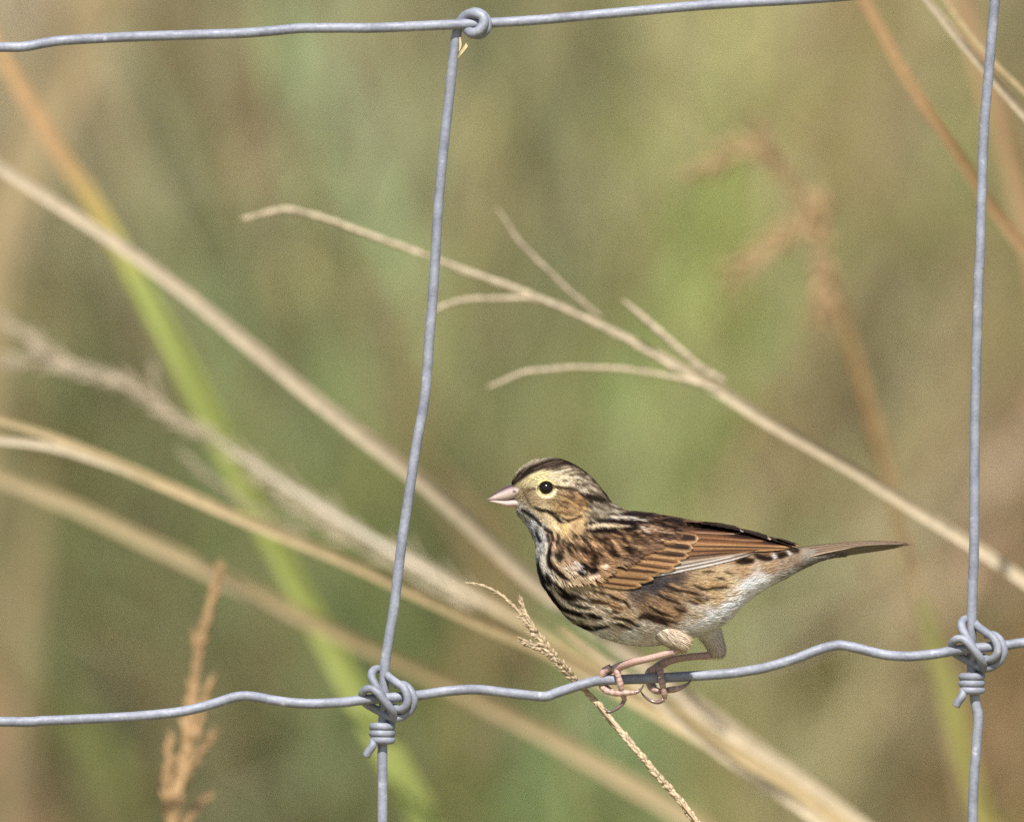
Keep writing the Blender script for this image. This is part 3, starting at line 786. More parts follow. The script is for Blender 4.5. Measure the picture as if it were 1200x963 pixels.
stroke([(886,650),(894,653),(903,653.5)], [5,5.5,3.5], (60, 42, 32), 1.2)
stroke([(908,650.5),(914,649.5),(921,648)], [5,6,4], (60, 42, 32), 1.2)
stroke([(925,644.5),(934,645)], [4,4], (70, 50, 40), 1.2)
stroke([(905.5,649),(907,652)], 3.2, (225,215,210), 1)
stroke([(923,646),(924.5,648)], 2.6, (220,208,200), 1)
stroke([(742,683),(756,682),(775,680),(800,672)], [6,16,14,5], (84,78,82), 3.5, .75)  # dark flank under the wing, partly the wing's shadow painted into the colour
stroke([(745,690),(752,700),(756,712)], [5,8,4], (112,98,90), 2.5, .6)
stroke([(729,694),(736,701),(742,710),(746,719)], [1.2,2,2,1.2], (190,180,170), 1, .6)
for a in ([(648,668),(655,676),(664,684)], [(645,688),(655,699),(664,706)], [(660,708),(674,712),(690,716)], [(672,696),(684,705),(700,712)], [(660,724),(675,728),(690,729)], [(700,715),(716,716),(730,717)], [(722,700),(730,706)]):
    stroke(a, 2.6, (228, 208, 178), 1.3, .7)
for k in range(46):   # fine warm and dark hairlines on the flank
    x = random.uniform(748, 850); y = random.uniform(680, 722)
    if (x - 748) * .35 + 690 > y + 45: continue
    an = R(random.uniform(10, 38)); L = random.uniform(8, 18)
    cc = random.choice([(226,180,112), (214,160,96), (112,82,58), (96,72,56), (222,190,140)])
    stroke([(x, y), (x + L * .5 * math.cos(an), y + L * .5 * math.sin(an) + .8), (x + L * math.cos(an), y + L * math.sin(an))], random.uniform(1, 1.8), cc, .9, .6)
for (a, w) in (([(656,690),(668,696),(682,699),(694,704)],4), ([(664,704),(678,709),(692,711)],4), ([(700,709),(714,714),(726,716)],4), ([(676,716),(690,718.5),(704,722)],4), ([(650,682),(658,690),(664,696)],4),
               ([(706,694),(720,699),(734,704)],3.6), ([(716,727),(728,731),(740,736)],3.6), ([(694,689),(706,693),(716,696)],3.2), ([(648,700),(656,708)],3.6), ([(760,708),(772,715),(786,720)],3.6), ([(800,690),(812,693),(822,696)],3)):
    stroke(a, [w * .5, w, w * .4], (56, 38, 28), 1.1, .92)
for a in ([(652,676),(662,685),(674,692),(690,700)], [(650,696),(662,706),(678,713),(694,715)], [(686,706),(700,710),(716,711)], [(640,684),(646,690)], [(660,717),(674,722),(690,726)], [(704,726),(718,726),(730,727)]):
    stroke(a, [1.5,3,1.5], (236, 218, 190), 1.1, .85)
for (a, w) in (([(770,624),(782,627),(792,629)],4.5), ([(752,622),(764,626),(774,627)],4), ([(778,609),(792,612),(806,616)],4), ([(742,622),(750,628),(758,636)],4), ([(735,612),(750,616),(764,617)],3.5), ([(764,632),(776,634),(786,634)],3.4),
               ([(770,694),(782,700),(794,704)],3.4), ([(812,684),(822,688),(832,689)],3), ([(778,684),(790,689),(800,691)],3), ([(840,676),(848,677)],2.6), ([(770,720),(780,725),(792,728)],3), ([(822,668),(836,668)],2.4)):
    stroke(a, [w * .5, w, w * .4], (52, 36, 28), 1.1, .9)
for a in ([(756,629),(768,631),(778,631)], [(762,619),(776,621),(788,623)], [(740,617),(748,622)]):
    stroke(a, [1.5,3,1.5], (206, 164, 122), 1.1, .85)
# bright vent
stroke([(800,738),(820,731),(840,719),(858,707),(874,700)], [5,9,11,9,4], (240,240,246), 2.2, .8)
stroke([(866,688),(880,682),(893,678)], [6,9,4], (238,238,242), 2, .8)
stroke([(815,720),(835,708),(850,702)], 2.4, (206,190,170), 1.5, .5)
# mantle
stroke([(710,605.5),(729,604.5),(746,605.5)], 2.6, (212,198,182), 1)
stroke([(729,609),(745,608),(761,610)], 2.6, (218,202,180), 1)
stroke([(690,616),(708,614),(726,616),(736,615.5)], 3.2, (220,194,154), 1)
stroke([(686,613),(702,608.5),(721,609),(744,612.5),(756,612)], [2.5,4.5,4.5,5,3], (44,32,32), 1)
stroke([(688,619.5),(703,620),(721,619.5),(744,618)], [3,5.5,5,4], (44,32,30), 1.1)
stroke([(712,600),(728,601.5),(745,602),(773,607),(797,611)], [1.5,2.5,4,5,4], (58,44,42), 1.2)
stroke([(760,611),(779,614.5),(789,618)], [4,6.5,5], (54,38,34), 1.3)
stroke([(750,614),(759,623)], 3.4, (222,192,162), 1.1)
stroke([(762,616),(774,620)], 4, (182,146,114), 1.4)
stroke([(745,631),(757,630),(768,632)], [2,3.4,2], (92,60,42), 1.2)
for (a, w) in (([(682,627),(688,629)],5.5), ([(674,626),(684,627)],4.6), ([(697,628),(702,631)],5), ([(662,633),(668,639),(674,644)],7), ([(686,640),(690,645),(696,650)],7), ([(700,649),(706,652)],5.5),
               ([(709,631),(713,639),(718,645),(723,647)],6.5), ([(725,626),(732,634),(738,644)],6.5), ([(653,647),(656,652)],6.5), ([(657,640),(660,645)],3.5), ([(744,640),(750,646)],3)):
    stroke(a, w, (48, 34, 28), 1.6, .95)
for a in ([(668,630),(678,634),(686,636)], [(700,636),(706,644),(708,652)], [(717,630),(724,640),(730,648)], [(735,628),(742,636),(748,640)], [(676,650),(690,656),(704,658)], [(693,634),(700,640)]):
    stroke(a, 2.8, (216, 168, 116), 1.2, .75)
stroke([(683,660),(687,663)], 6, (40,35,38), .9); stroke([(680,668),(684,670)], 4.8, (40,35,38), .9)
stroke([(692,661),(696,666)], 8, (42,33,30), 1)
stroke([(661,664),(672,662),(684,667)], 1.8, (222,212,202), .8); stroke([(664,669),(676,668)], 1.6, (205,195,185), .8)
stroke([(674,657),(681,661)], 2.8, (212,205,200), .9)
stroke([(705,663),(712,660)], 5, (232,202,168), 1); stroke([(692,675),(699,673)], 6, (236,206,172), 1)
stroke([(666,680),(680,684),(694,688)], 3, (226,196,156), 1.3, .7)

for (xa, xb, ya, yb, n_, cset, an0) in ((684,722,584,608,60,[(92,76,60),(70,56,46),(206,192,164)],20),(664,700,554,574,34,[(96,78,60),(222,206,176)],28),(650,684,574,604,40,[(104,76,48),(206,166,110)],18),
        (628,662,600,618,20,[(150,120,84),(236,214,170)],35),(646,690,620,650,50,[(60,44,34),(214,176,128),(120,84,56)],40),(690,760,622,660,60,[(60,42,32),(206,160,110),(110,74,48)],25),(672,756,618,662,70,[(50,34,28),(64,44,34),(190,146,98)],35),(745,812,604,630,60,[(54,40,34),(170,128,96),(96,66,48)],14),
        (640,720,680,734,30,[(66,50,40),(226,206,176),(230,214,190)],32),(620,640,604,650,26,[(84,78,80),(214,210,210)],75)):
    for k in range(n_):
        x = random.uniform(xa, xb); y = random.uniform(ya, yb); an = R(an0 + random.gauss(0, 9)); L = random.uniform(4, 9)
        stroke([(x, y), (x + L * math.cos(an), y + L * math.sin(an))], random.uniform(1, 2), random.choice(cset), .9, .6)
_l = (CAN * np.array([.25, .6, .15])).sum(-1, keepdims=True)
CAN = (CAN * .84 + _l * np.array([1.02, 1.0, .94]) * .16) * (np.clip(_l, .01, 1) / .42) ** .30
def sample(px, py):
    fx = np.clip((px - X0) * Q, 0, CW - 1.001); fy = np.clip((py - Y0c) * Q, 0, CH - 1.001)
    ix = fx.astype(int); iy = fy.astype(int); ax = (fx - ix)[..., None]; ay = (fy - iy)[..., None]
    return (CAN[iy, ix] * (1 - ax) * (1 - ay) + CAN[iy, ix + 1] * ax * (1 - ay) + CAN[iy + 1, ix] * (1 - ax) * ay + CAN[iy + 1, ix + 1] * ax * ay)

# body mesh
bv = toW(BP).reshape(-1, 3)
bf = []
for i in range(NS - 1):
    for j in range(NT):
        j2 = (j + 1) % NT
        bf.append((i * NT + j, i * NT + j2, (i + 1) * NT + j2, (i + 1) * NT + j))
bf.append(tuple(range(NT))[::-1]); bf.append(tuple((NS - 1) * NT + j for j in range(NT)))
bcol = sample(BP[..., 0].ravel(), BP[..., 1].ravel()) * ALB * 0.9
body = mesh_obj("body", bv, bf, M_body, bird, bcol)
bvh = BVHTree.FromPolygons([Vector(v) for v in bv], bf)
def near_depth(px, py, guard=2.0):
    """depth (photo px, negative = nearer) of the bird's near flank at a side-view point"""
    q = min(NS - 1, 0)
    x, y = px, py
    for it in range(14):
        o = B(x, y, -200)
        h = bvh.ray_cast(o, Vector((0, 1, 0)))
        if h[0] is not None and h[0].y < 0:
            return h[0].y / S
        # walk towards the middle line of the body
        k = int(np.argmin(np.abs((sec[:, 0] + sec[:, 2]) / 2 - x)))
        my = (sec[k, 1] + sec[k, 3]) / 2
        y += (my - y) * 0.12
    return -2.0

# body feathers: small overlapping tapered barbs lying along the body
def grow(n, lo, hi, L0, L1, W0, W1, lift, name, seed, thr=None, accept=None, gain=1.0, jit=0.13, off=0.2):
    rg = np.random.default_rng(seed)
    # area-weighted pick on the grid
    Wd = toW(BP)
    e1 = Wd[1:, :] - Wd[:-1, :]
    e2 = np.roll(Wd, -1, axis=1)[:-1] - Wd[:-1]
    area = np.linalg.norm(np.cross(e1, e2), axis=2)
    area[:lo] = 0; area[hi:] = 0
    p = area.ravel() / area.sum()
    k = rg.choice(p.size, n, p=p)
    i = k // NT; j = k % NT
    fi = rg.random(n); fj = rg.random(n)
    j2 = (j + 1) % NT
    def lerp(G): return (G[i, j] * ((1 - fi) * (1 - fj))[:, None] + G[i + 1, j] * (fi * (1 - fj))[:, None] + G[i, j2] * ((1 - fi) * fj)[:, None] + G[i + 1, j2] * (fi * fj)[:, None])
    root = lerp(Wd); rpx = lerp(BP)
    tan = e1[i, j]; tan /= np.linalg.norm(tan, axis=1)[:, None] + 1e-12
    bt = e2[i, j]; bt /= np.linalg.norm(bt, axis=1)[:, None] + 1e-12
    nr = np.cross(bt, tan); nr /= np.linalg.norm(nr, axis=1)[:, None] + 1e-12
    cen = np.zeros((n, 3)); cen[:, 0] = ((sec[i, 0] + sec[i, 2]) / 2 - 600) * S; cen[:, 2] = ZF + (481.5 - (sec[i, 1] + sec[i, 3]) / 2) * S
    sgn = np.sign(((root - cen) * nr).sum(1)); nr *= sgn[:, None]
    # droop the flank feathers
    px, py = rpx[:, 0], rpx[:, 1]
    fl = np.exp(-(((px - 780) / 60) ** 2 + ((py - 705) / 28) ** 2)) * 0.5
    side = np.cross(nr, tan)
    down = np.where(side[:, 2] < 0, 1, -1)
    a = rg.normal(0, jit, n) + down * fl
    d = tan * np.cos(a)[:, None] + side * np.sin(a)[:, None]
    sd_ = np.cross(nr, d)
    L = rg.uniform(L0, L1, n) * S; W = rg.uniform(W0, W1, n) * S
    roll = rg.normal(0, 0.16, n)
    sv = sd_ * np.cos(roll)[:, None] + nr * np.sin(roll)[:, None]
    lf = rg.uniform(lift * .5, lift * 1.3, n)
    offv = off * (1 if off < 1 else (1 - .75 * np.clip(nr[:, 2], 0, 1) ** 2) * np.clip((822 - px) / 40, .25, 1))
    prof = [(0.0, .35, .0), (.35, 1.0, .5), (.7, .8, .95), (1.0, .06, 1.1)]
    V = np.zeros((n, 4, 2, 3)); C = np.zeros((n, 4, 2, 3))
    br = np.exp(rg.normal(0, .13, n)); hue = 1 + rg.normal(0, .03, (n, 3))
    for q, (t, w, u) in enumerate(prof):
        c = root + d * (L * t)[:, None] + nr * ((L * lf * u) + offv * S)[:, None]
        # follow the body's curve a little
        V[:, q, 0] = c - sv * (W * w * .5)[:, None]; V[:, q, 1] = c + sv * (W * w * .5)[:, None]
        pp = c + 0
        sxp = pp[:, 0] / S + 600; syp = 481.5 - (pp[:, 2] - ZF) / S
        cc = sample(px * .12 + sxp * .88, py * .12 + syp * .88) * (br * gain * (0.94 + 0.14 * t))[:, None] * hue * ALB
        C[:, q, 0] = cc * .96; C[:, q, 1] = cc * 1.04
    keep = np.ones(n, bool)
    if accept is not None: keep = accept(px, py, root[:, 1] / S)
    V = V[keep]; C = C[keep]; n = len(V)
    idx = np.arange(n * 8).reshape(n, 4, 2)
    F = np.stack([idx[:, :-1, 0], idx[:, :-1, 1], idx[:, 1:, 1], idx[:, 1:, 0]], -1).reshape(-1, 4)
    o = mesh_obj(name, V.reshape(-1, 3), F, M_plume, bird, C.reshape(-1, 3))
    return o
ring_ok = lambda px, py, yd: ((px - 640) / 9.6) ** 2 + ((py - 571) / 8.6) ** 2 > 1.0
hi_head = int(NS * 7.6 / 23)
grow(17000, 4, hi_head, 3.2, 6.5, .7, 1.4, .10, "head_plumage", 11, accept=ring_ok)
grow(36000, hi_head - 8, int(NS * 20.5 / 23), 7, 13, 1.0, 2.0, .045, "body_plumage", 12)
grow(3500, int(NS * 20 / 23), NS - 4, 7, 12, 1.0, 2.0, .04, "tail_covert_plumage", 13)

def over_wing(px, py, yd):
    a = (px > 648) & (px < 770) & (py > 612) & (py < 676 - np.maximum(0, px - 694) * 0.5)
    b = (px >= 735) & (px < 812) & (py > 600) & (py < 633 - np.maximum(0, px - 770) * .2)
    return (a | b) & (rng.random(len(px)) < .95)
grow(30000, int(NS*4/23), int(NS * 17 / 23), 9, 15, 1.4, 3.0, .10, "shoulder_plumage", 14, accept=over_wing, jit=.15, off=6.2)
# eyes
def eye(sgn):
    d0 = near_depth(640, 571)
    mb = MB()
    V, F = [], []
    n, m = 24, 32
    cen = B(640.0, 571.0, 0); cy = (d0 + 3.2) * S
    for a in range(n + 1):
        th = math.pi * a / n
        for b in range(m):
            ph = 2 * math.pi * b / m
            V.append(Vector((cen.x + 9.0 * S * math.sin(th) * math.cos(ph), sgn * cy * 1.0 + 8.4 * S * math.cos(th) * sgn, cen.z + 8.3 * S * math.sin(th) * math.sin(ph))))
    for a in range(n):
        for b in range(m):
            b2 = (b + 1) % m
            F.append((a * m + b, a * m + b2, (a + 1) * m + b2, (a + 1) * m + b))
    mb.add(V, F); e = mb.build("eye", M_eye, bird)
    mb = MB()
    pth = []
    dd = (d0 - 0.6)
    for k in range(41):
        t = 2 * math.pi * k / 40
        pth.append(Vector((cen.x + 9.7 * S * math.cos(t), sgn * dd * S, cen.z - 9.0 * S * math.sin(t))))
    cols = []
    for k in range(41):
        t = math.degrees(2 * math.pi * k / 40) % 360
        c = (228, 210, 162) if (10 < t < 170) else ((232, 212, 145) if 200 < t < 330 else (130, 104, 70))
        cols.append(tuple(lin(c) * .62))
    rr = [(1.55 if 20 < (k * 9) % 360 < 165 else .9) * S for k in range(41)]
    tube(mb, pth, rr, 8, cols, cap=False)
    mb.build("eye_ring", M_plume, bird)
eye(1); eye(-1)

# feathers
def feather(name, parent, base, tip, w, cfun, lvl, bow=0.0, side=1, mirror=False, profile=None, nt=52, nu=17, depthf=None, camber=1.0):
    bx, by = base; tx, ty = tip
    L = math.hypot(tx - bx, ty - by); ux, uy = (tx - bx) / L, (ty - by) / L
    nxp, nyp = -uy, ux           # towards the lower edge
    prof = profile or [(0, .55), (.15, .85), (.45, 1), (.75, .95), (.9, .72), (.97, .42), (1, .08)]
    pt = [p[0] for p in prof]; pw = [p[1] for p in prof]
    V, C, F = [], [], []
    for a in range(nt):
        t = a / (nt - 1); t = 1 - (1 - t) ** 1.35
        cx = bx + ux * L * t + nxp * bow * math.sin(math.pi * t); cy = by + uy * L * t + nyp * bow * math.sin(math.pi * t)
        hw = w * .5 * np.interp(t, pt, pw)
        for b in range(nu):
            u = -1 + 2 * b / (nu - 1)
            x = cx + nxp * u * hw; y = cy + nyp * u * hw
            # barbs sweep towards the tip
            x += ux * (abs(u) * -1.2); y += uy * (abs(u) * -1.2)
            if abs(u) > .9 or t > .93:
                jx = random.uniform(-.55, .4); x += ux * jx; y += uy * jx + random.uniform(-.2, .2)
            d = (depthf or near_depth)(x, y) - lvl * .55 - camber * (1 - u * u) * 1.0 - 1.2
            p = B(x, y, d)
            if mirror: p.y = -p.y
            V.append(p); C.append(tuple(np.clip(cfun(t, u), 0, 1) * ALB))
    for a in range(nt - 1):
        for b in range(nu - 1):
            i = a * nu + b; F.append((i, i + 1, i + nu + 1, i + nu))
    return mesh_obj(name, V, F, M_quill, parent, C)

def mixc(a, b, t): return a * (1 - t) + b * t
def sst(x, a, b): t = min(1, max(0, (x - a) / (b - a))); return t * t * (3 - 2 * t)
# beak
def mandible(name, rows, cfun):
    """rows: (top x,y, bottom x,y, half width)"""
    r = spline([[a[0], a[1], b[0], b[1], w] for a, b, w in rows], 40)
    V, C = [], []; m = 28
    for i, (tx, ty, bx, by, w) in enumerate(r):
        for k in range(m):
            a = 2 * math.pi * k / m
            c, s = math.cos(a), math.sin(a)
            x = (tx + bx) / 2 + (tx - bx) / 2 * c; y = (ty + by) / 2 + (ty - by) / 2 * c
            V.append(B(x, y, -w * math.copysign(abs(s) ** .85, s))); C.append(tuple(cfun(x, y, c)))
    F = [(i * m + k, i * m + (k + 1) % m, (i + 1) * m + (k + 1) % m, (i + 1) * m + k) for i in range(39) for k in range(m)]
    F += [tuple(range(m))[::-1], tuple(39 * m + k for k in range(m))]
    return mesh_obj(name, V, F, M_beak, bird, C)
pk = lin((212, 190, 182)); dkb = lin((84, 62, 60)); gry = lin((150,124,120))
def cu(x, y, c):
    t = min(1, max(0, (c - .25) / .5)); base = pk * (1 - t) + dkb * t
    s = min(1, max(0, (579 - x) / 8)); base = base * (1 - s * .7) + dkb * s * .7
    base = mixc(base, dkb, .8 * (1 if c < -.93 else 0))
    nd = math.hypot((x - 602.5) / 2.0, (y - 575) / 1.1)
    return mixc(base, dkb * .5, max(0, min(1, 1.6 - nd))) * random.uniform(.9, 1.08)
def cl(x, y, c):
    t = min(1, max(0, (-c - .4) / .6)); base = pk * (1 - t) + lin((206,138,122)) * t
    base = mixc(base, dkb, .85 * min(1, max(0, (c - .45) / .3)))
    s = min(1, max(0, (577 - x) / 6)); return base * (1 - s * .5) + gry * s * .5
mandible("upper_mandible", [((569.8,584.2),(569.9,585.6),.5),((574,581.6),(574.5,586),2),((582,576.0),(583,586.2),4.8),((590,570.8),(593,585.8),7.8),((598,567.5),(602,584.2),11),((606,567),(614,582.5),15)], cu)
mandible("lower_mandible", [((573,585.4),(573.3,586.8),.4),((578,585.4),(579,589),2.2),((586,585.3),(587,591.8),5.0),((594,584.8),(595,594.2),7.8),((602,583.8),(602,594.2),10.5),((613,582.6),(609,595),14)], cl)

RUF = lin((180, 138, 92)); RUF2 = lin((122, 82, 52)); BUFF = lin((216, 180, 134)); DKF = lin((48, 33, 27)); GRB = lin((128, 110, 94)); WHI = lin((240, 234, 228)); CRM = lin((222, 190, 150))
def covert(dark, pale=.5, dk_lo=.55, dk_hi=.92, du=-.1, seed=0):
    rs = random.Random(seed); ph = rs.uniform(0, 6); dj = rs.uniform(-.06, .08); wj = rs.uniform(-.03, .1); bj = rs.uniform(.84, 1.12)
    rows = [rs.uniform(.78, 1.2) for _ in range(40)]
    def f(t, u):
        streak = .5 + .5 * math.sin(14 * (u * 1.7 + t * 1.4) + ph + 2 * math.sin(7 * t + ph))
        c = mixc(RUF, RUF2, .2 + .6 * streak)
        c = mixc(c, DKF, .93 * (1 - sst(abs(u - .08 - dj), .05 + wj, .30 + wj)) * sst(t, .1, .4) * (1 - sst(t, .86, .95)))
        c = mixc(c, BUFF, .5 * sst(u, .2, 1))
        c = mixc(c, DKF, dark * sst(t, dk_lo - .25, dk_lo) * (1 - sst(t, dk_hi, dk_hi + .05)) * (1 - sst(abs(u - du), .25, .65)))
        c = mixc(c, DKF, .75 * (1 - sst(abs(u + .92), 0.0, .22)) * sst(t, .05, .3) * (1 - sst(t, .85, 1)))
        c = mixc(c, CRM, pale * .7 * sst(t, .9, .99))
        return c * bj * rs.uniform(.88, 1.12) * rows[int((u + 1) * 9 + t * 9) % 40]
    return f
def tertial(edge, seed=0, dlo=.45):
    rs = random.Random(seed)
    def f(t, u):
        c = mixc(DKF * .7, RUF2 * 1.05, sst(u, .25, .5))
        c = mixc(c, edge, sst(u, .58, .8))
        c = mixc(c, RUF2, (1 - sst(t, dlo - .2, dlo)) * .5 * sst(u, -.6, .2))
        c = mixc(c, edge, .9 * sst(t, .965, .995)) 
        c = mixc(c, GRB, .5 * (1 - sst(u, -1, -.85)) * sst(t, .6, .9))
        return c * rs.uniform(.93, 1.07)
    return f
def primary(edge, base=GRB, seed=0):
    rs = random.Random(seed)
    def f(t, u):
        c = mixc(base * .55, base, .5 + .5 * math.sin(u * 7 + 1))
        c = mixc(c, edge, sst(u, .1, .5))
        c = mixc(c, DKF, sst(u, .86, .98) * .6)
        return c * rs.uniform(.93, 1.07)
    return f
def second(seed=0, tone=RUF):
    rs = random.Random(seed)
    def f(t, u):
        c = mixc(tone, RUF2 * .8, .5 + .5 * math.sin(u * 11 + t * 2))
        c = mixc(c, DKF, .85 * (1 - sst(abs(u - .1), .12, .4)))
        c = mixc(c, BUFF, .35 * sst(u, .7, 1))
        return c * rs.uniform(.93, 1.07)
    return f
pointed = [(0, .6), (.3, .95), (.6, 1), (.8, .8), (.93, .45), (1, .06)]
def wing(mirror):
    w = mesh_holder = None
    # under-lying wing panel carries the feathers
    F_ = lambda *a, **k: feather(*(a[:2] + ((a[2][0] + random.uniform(-2.5, 2.5), a[2][1] + random.uniform(-.9, .9)), (a[3][0] + random.uniform(-1, 1), a[3][1] + random.uniform(-.3, .3))) + a[4:]), mirror=mirror, **k)
    w = F_("wing", bird, (716, 663), (880, 643), 19, second(3, lin((150,120,90))), 0.2, bow=2, profile=pointed)
    f = lambda nm, *a, **k: F_(nm, w, *a, **k)
    f("primary_feather", (750,673.5), (886,646.5), 6.5, primary(WHI, seed=1), .8, bow=.6, profile=pointed)
    f("primary_feather", (752,669.5), (879,645), 6.5, primary(WHI, seed=2), 1.5, bow=.6, profile=pointed)
    f("primary_feather", (756,664.5), (868,643.5), 7, primary(lin((200,186,170)), seed=3), 2.1, bow=.6, profile=pointed)
    f("primary_feather", (760,660), (890,642.5), 8, primary(lin((190,170,150)), lin((110,92,80)), seed=4), 2.6, bow=.6, profile=pointed)
    f("secondary_feather", (770,652), (884,643), 10, second(5, lin((140,110,84))), 3.2, bow=.4, profile=pointed)
    f("secondary_feather", (778,645), (893,642.5), 10, second(6, lin((150,108,72))), 3.8, profile=pointed)
    f("secondary_feather", (785,638), (928,641.5), 11, second(7), 4.4, bow=-.6, profile=pointed)
    f("tertial_feather", (782,629), (937,638.4), 15, tertial(lin((222,172,122)), 1, .8), 5.2, bow=-2.2, profile=pointed)
    f("tertial_feather", (778,623), (904,631), 16, tertial(lin((238,206,176)), 2, .7), 6.0, bow=-1.6)
    f("tertial_feather", (772,617), (870,622), 15, tertial(lin((250,236,222)), 3, .5), 6.8, bow=-.8)
    G = [((686,675),(751,684.5),11,.15,.45),((689,667.5),(767,677),13,.2,.5),((699,659),(776,669),14,.35,.15),((711,652),(791,665),14.5,.5,.3),
         ((722,646),(799,657.5),15,.5,.45),((733,639),(807,650),16,.85,.45),((745,632),(813,641),17,.95,.5),((755,625),(820,630),18,1.0,.9)]
    for k, (a, b, wd, dk, pl) in enumerate(G):
        f("covert_feather", a, b, wd, covert(dk, pl, .72 if k > 4 else .6, .93, -.25 if k < 5 else -.1, seed=k + 5), 3.0 + k * .75, bow=2.0 - .3 * k)
wing(False); wing(True)

# tail: fanned feathers on the upper side, paler stiff undersides
def tail():
    top = spline([(915,640),(936,640.5),(960,637.8),(985,635.5),(1010,633.6),(1030,633.3),(1048,634),(1071,637)], 50)
    mid = spline([(905,658),(922,656),(945,652),(967,647),(990,642.5),(1008,638.8),(1035,637.3),(1071,638)], 50)
    bot = spline([(905,685),(917,679),(942,665.5),(967,655.5),(992,650.8),(1030,645.3),(1050,642),(1071,639.2)], 50)
    wd = rsamp([16,15,13,11,10,9,8,6], 50)
    rs = random.Random(4)
    def strip(name, A, Bc, ya, yb, k0, k1, cf, mir, end, off):
        V, C, F = [], [], []; nu = 5; n = 50
        last = int(n * end)
        for a in range(last):
            for b in range(nu):
                u = k0 + (k1 - k0) * b / (nu - 1)
                if a > last - 5:   # rounded, slightly frayed end
                    q = (a - (last - 5)) / 4.0; uc = (k0 + k1) / 2; u = uc + (u - uc) * (1 - .75 * q)
                p = A[a] * (1 - u) + Bc[a] * u
                y = (ya[a] * (1 - u) + yb[a] * u) + off
                q = B(p[0], p[1], -y)
                if mir: q.y = -q.y
                V.append(q); C.append(tuple(cf(a / (n - 1), b / (nu - 1)) * rs.uniform(.9, 1.08)))
        for a in range(last - 1):
            for b in range(nu - 1):
                i = a * nu + b; F.append((i, i + 1, i + nu + 1, i + nu))
        return mesh_obj(name, V, F, M_quill, t, C)
    zero = wd * .15
    core = MB()
    for i in range(49):
        pass
    pts = [B((top[i, 0] + bot[i, 0]) / 2, (mid[i, 1] * 2 + bot[i, 1] + top[i, 1]) / 4, 0) for i in range(0, 46)]
    tube(core, pts, [min(wd[i] * .35, abs(bot[i, 1] - top[i, 1]) * .22) * S for i in range(0, 46)], 8, tuple(lin((120, 100, 80))))
    t = core.build("tail", M_quill, bird)
    UP = lin((116, 98, 80)); UPD = lin((62, 50, 42)); ED = lin((186, 170, 148)); UN = lin((112, 100, 86))
    cu_ = lambda a, b: mixc(mixc(UPD, UP, sst(b, .1, .5)), ED, .8 * sst(b, .8, 1)) * (1 - .35 * sst(a, .75, 1))
    cb_ = lambda a, b: mixc(UN, UN * .8, sst(b, .3, .8)) * (1 - .3 * sst(a, .7, 1))
    for mir in (False, True):
        for k in range(4):
            strip("tail_feather", top, mid, zero, wd, max(0, k * .25 - .08), k * .25 + .27, cu_, mir, 1 - .02 * k * (1 if k % 2 else .6), .25 * (k + 1))
        for k in range(3):
            strip("tail_feather", mid, bot, wd, zero, max(0, k * .33 - .05), min(1, k * .33 + .36), cb_, mir, 1 - .04 * k, -.25 * k)
    # frayed hair-thin barbs at the very tip
    mb = MB()
    for k in range(26):
        x = rs.uniform(1015, 1062); f = (x - 1015) / 47
        yb_ = np.interp(x, top[:, 0], top[:, 1]) + rs.uniform(-.2, 2.2)
        d = rs.uniform(-4, 4)
        L = rs.uniform(4, 9)
        tube(mb, [B(x, yb_, d), B(x + L * .6, yb_ + .3, d), B(min(x + L, 1069), yb_ + rs.uniform(-.8, 1.2) + f, d)], [.5 * S, .4 * S, .08 * S], 4, tuple(lin((100, 80, 62)) * rs.uniform(.5, 1.6)), cap=False)
    mb.build("tail_barbs", M_quill, t)
tail()

# the body leans a little towards the camera over the wire
for o_ in list(bird.children):
    o_.location.y = -14 * S
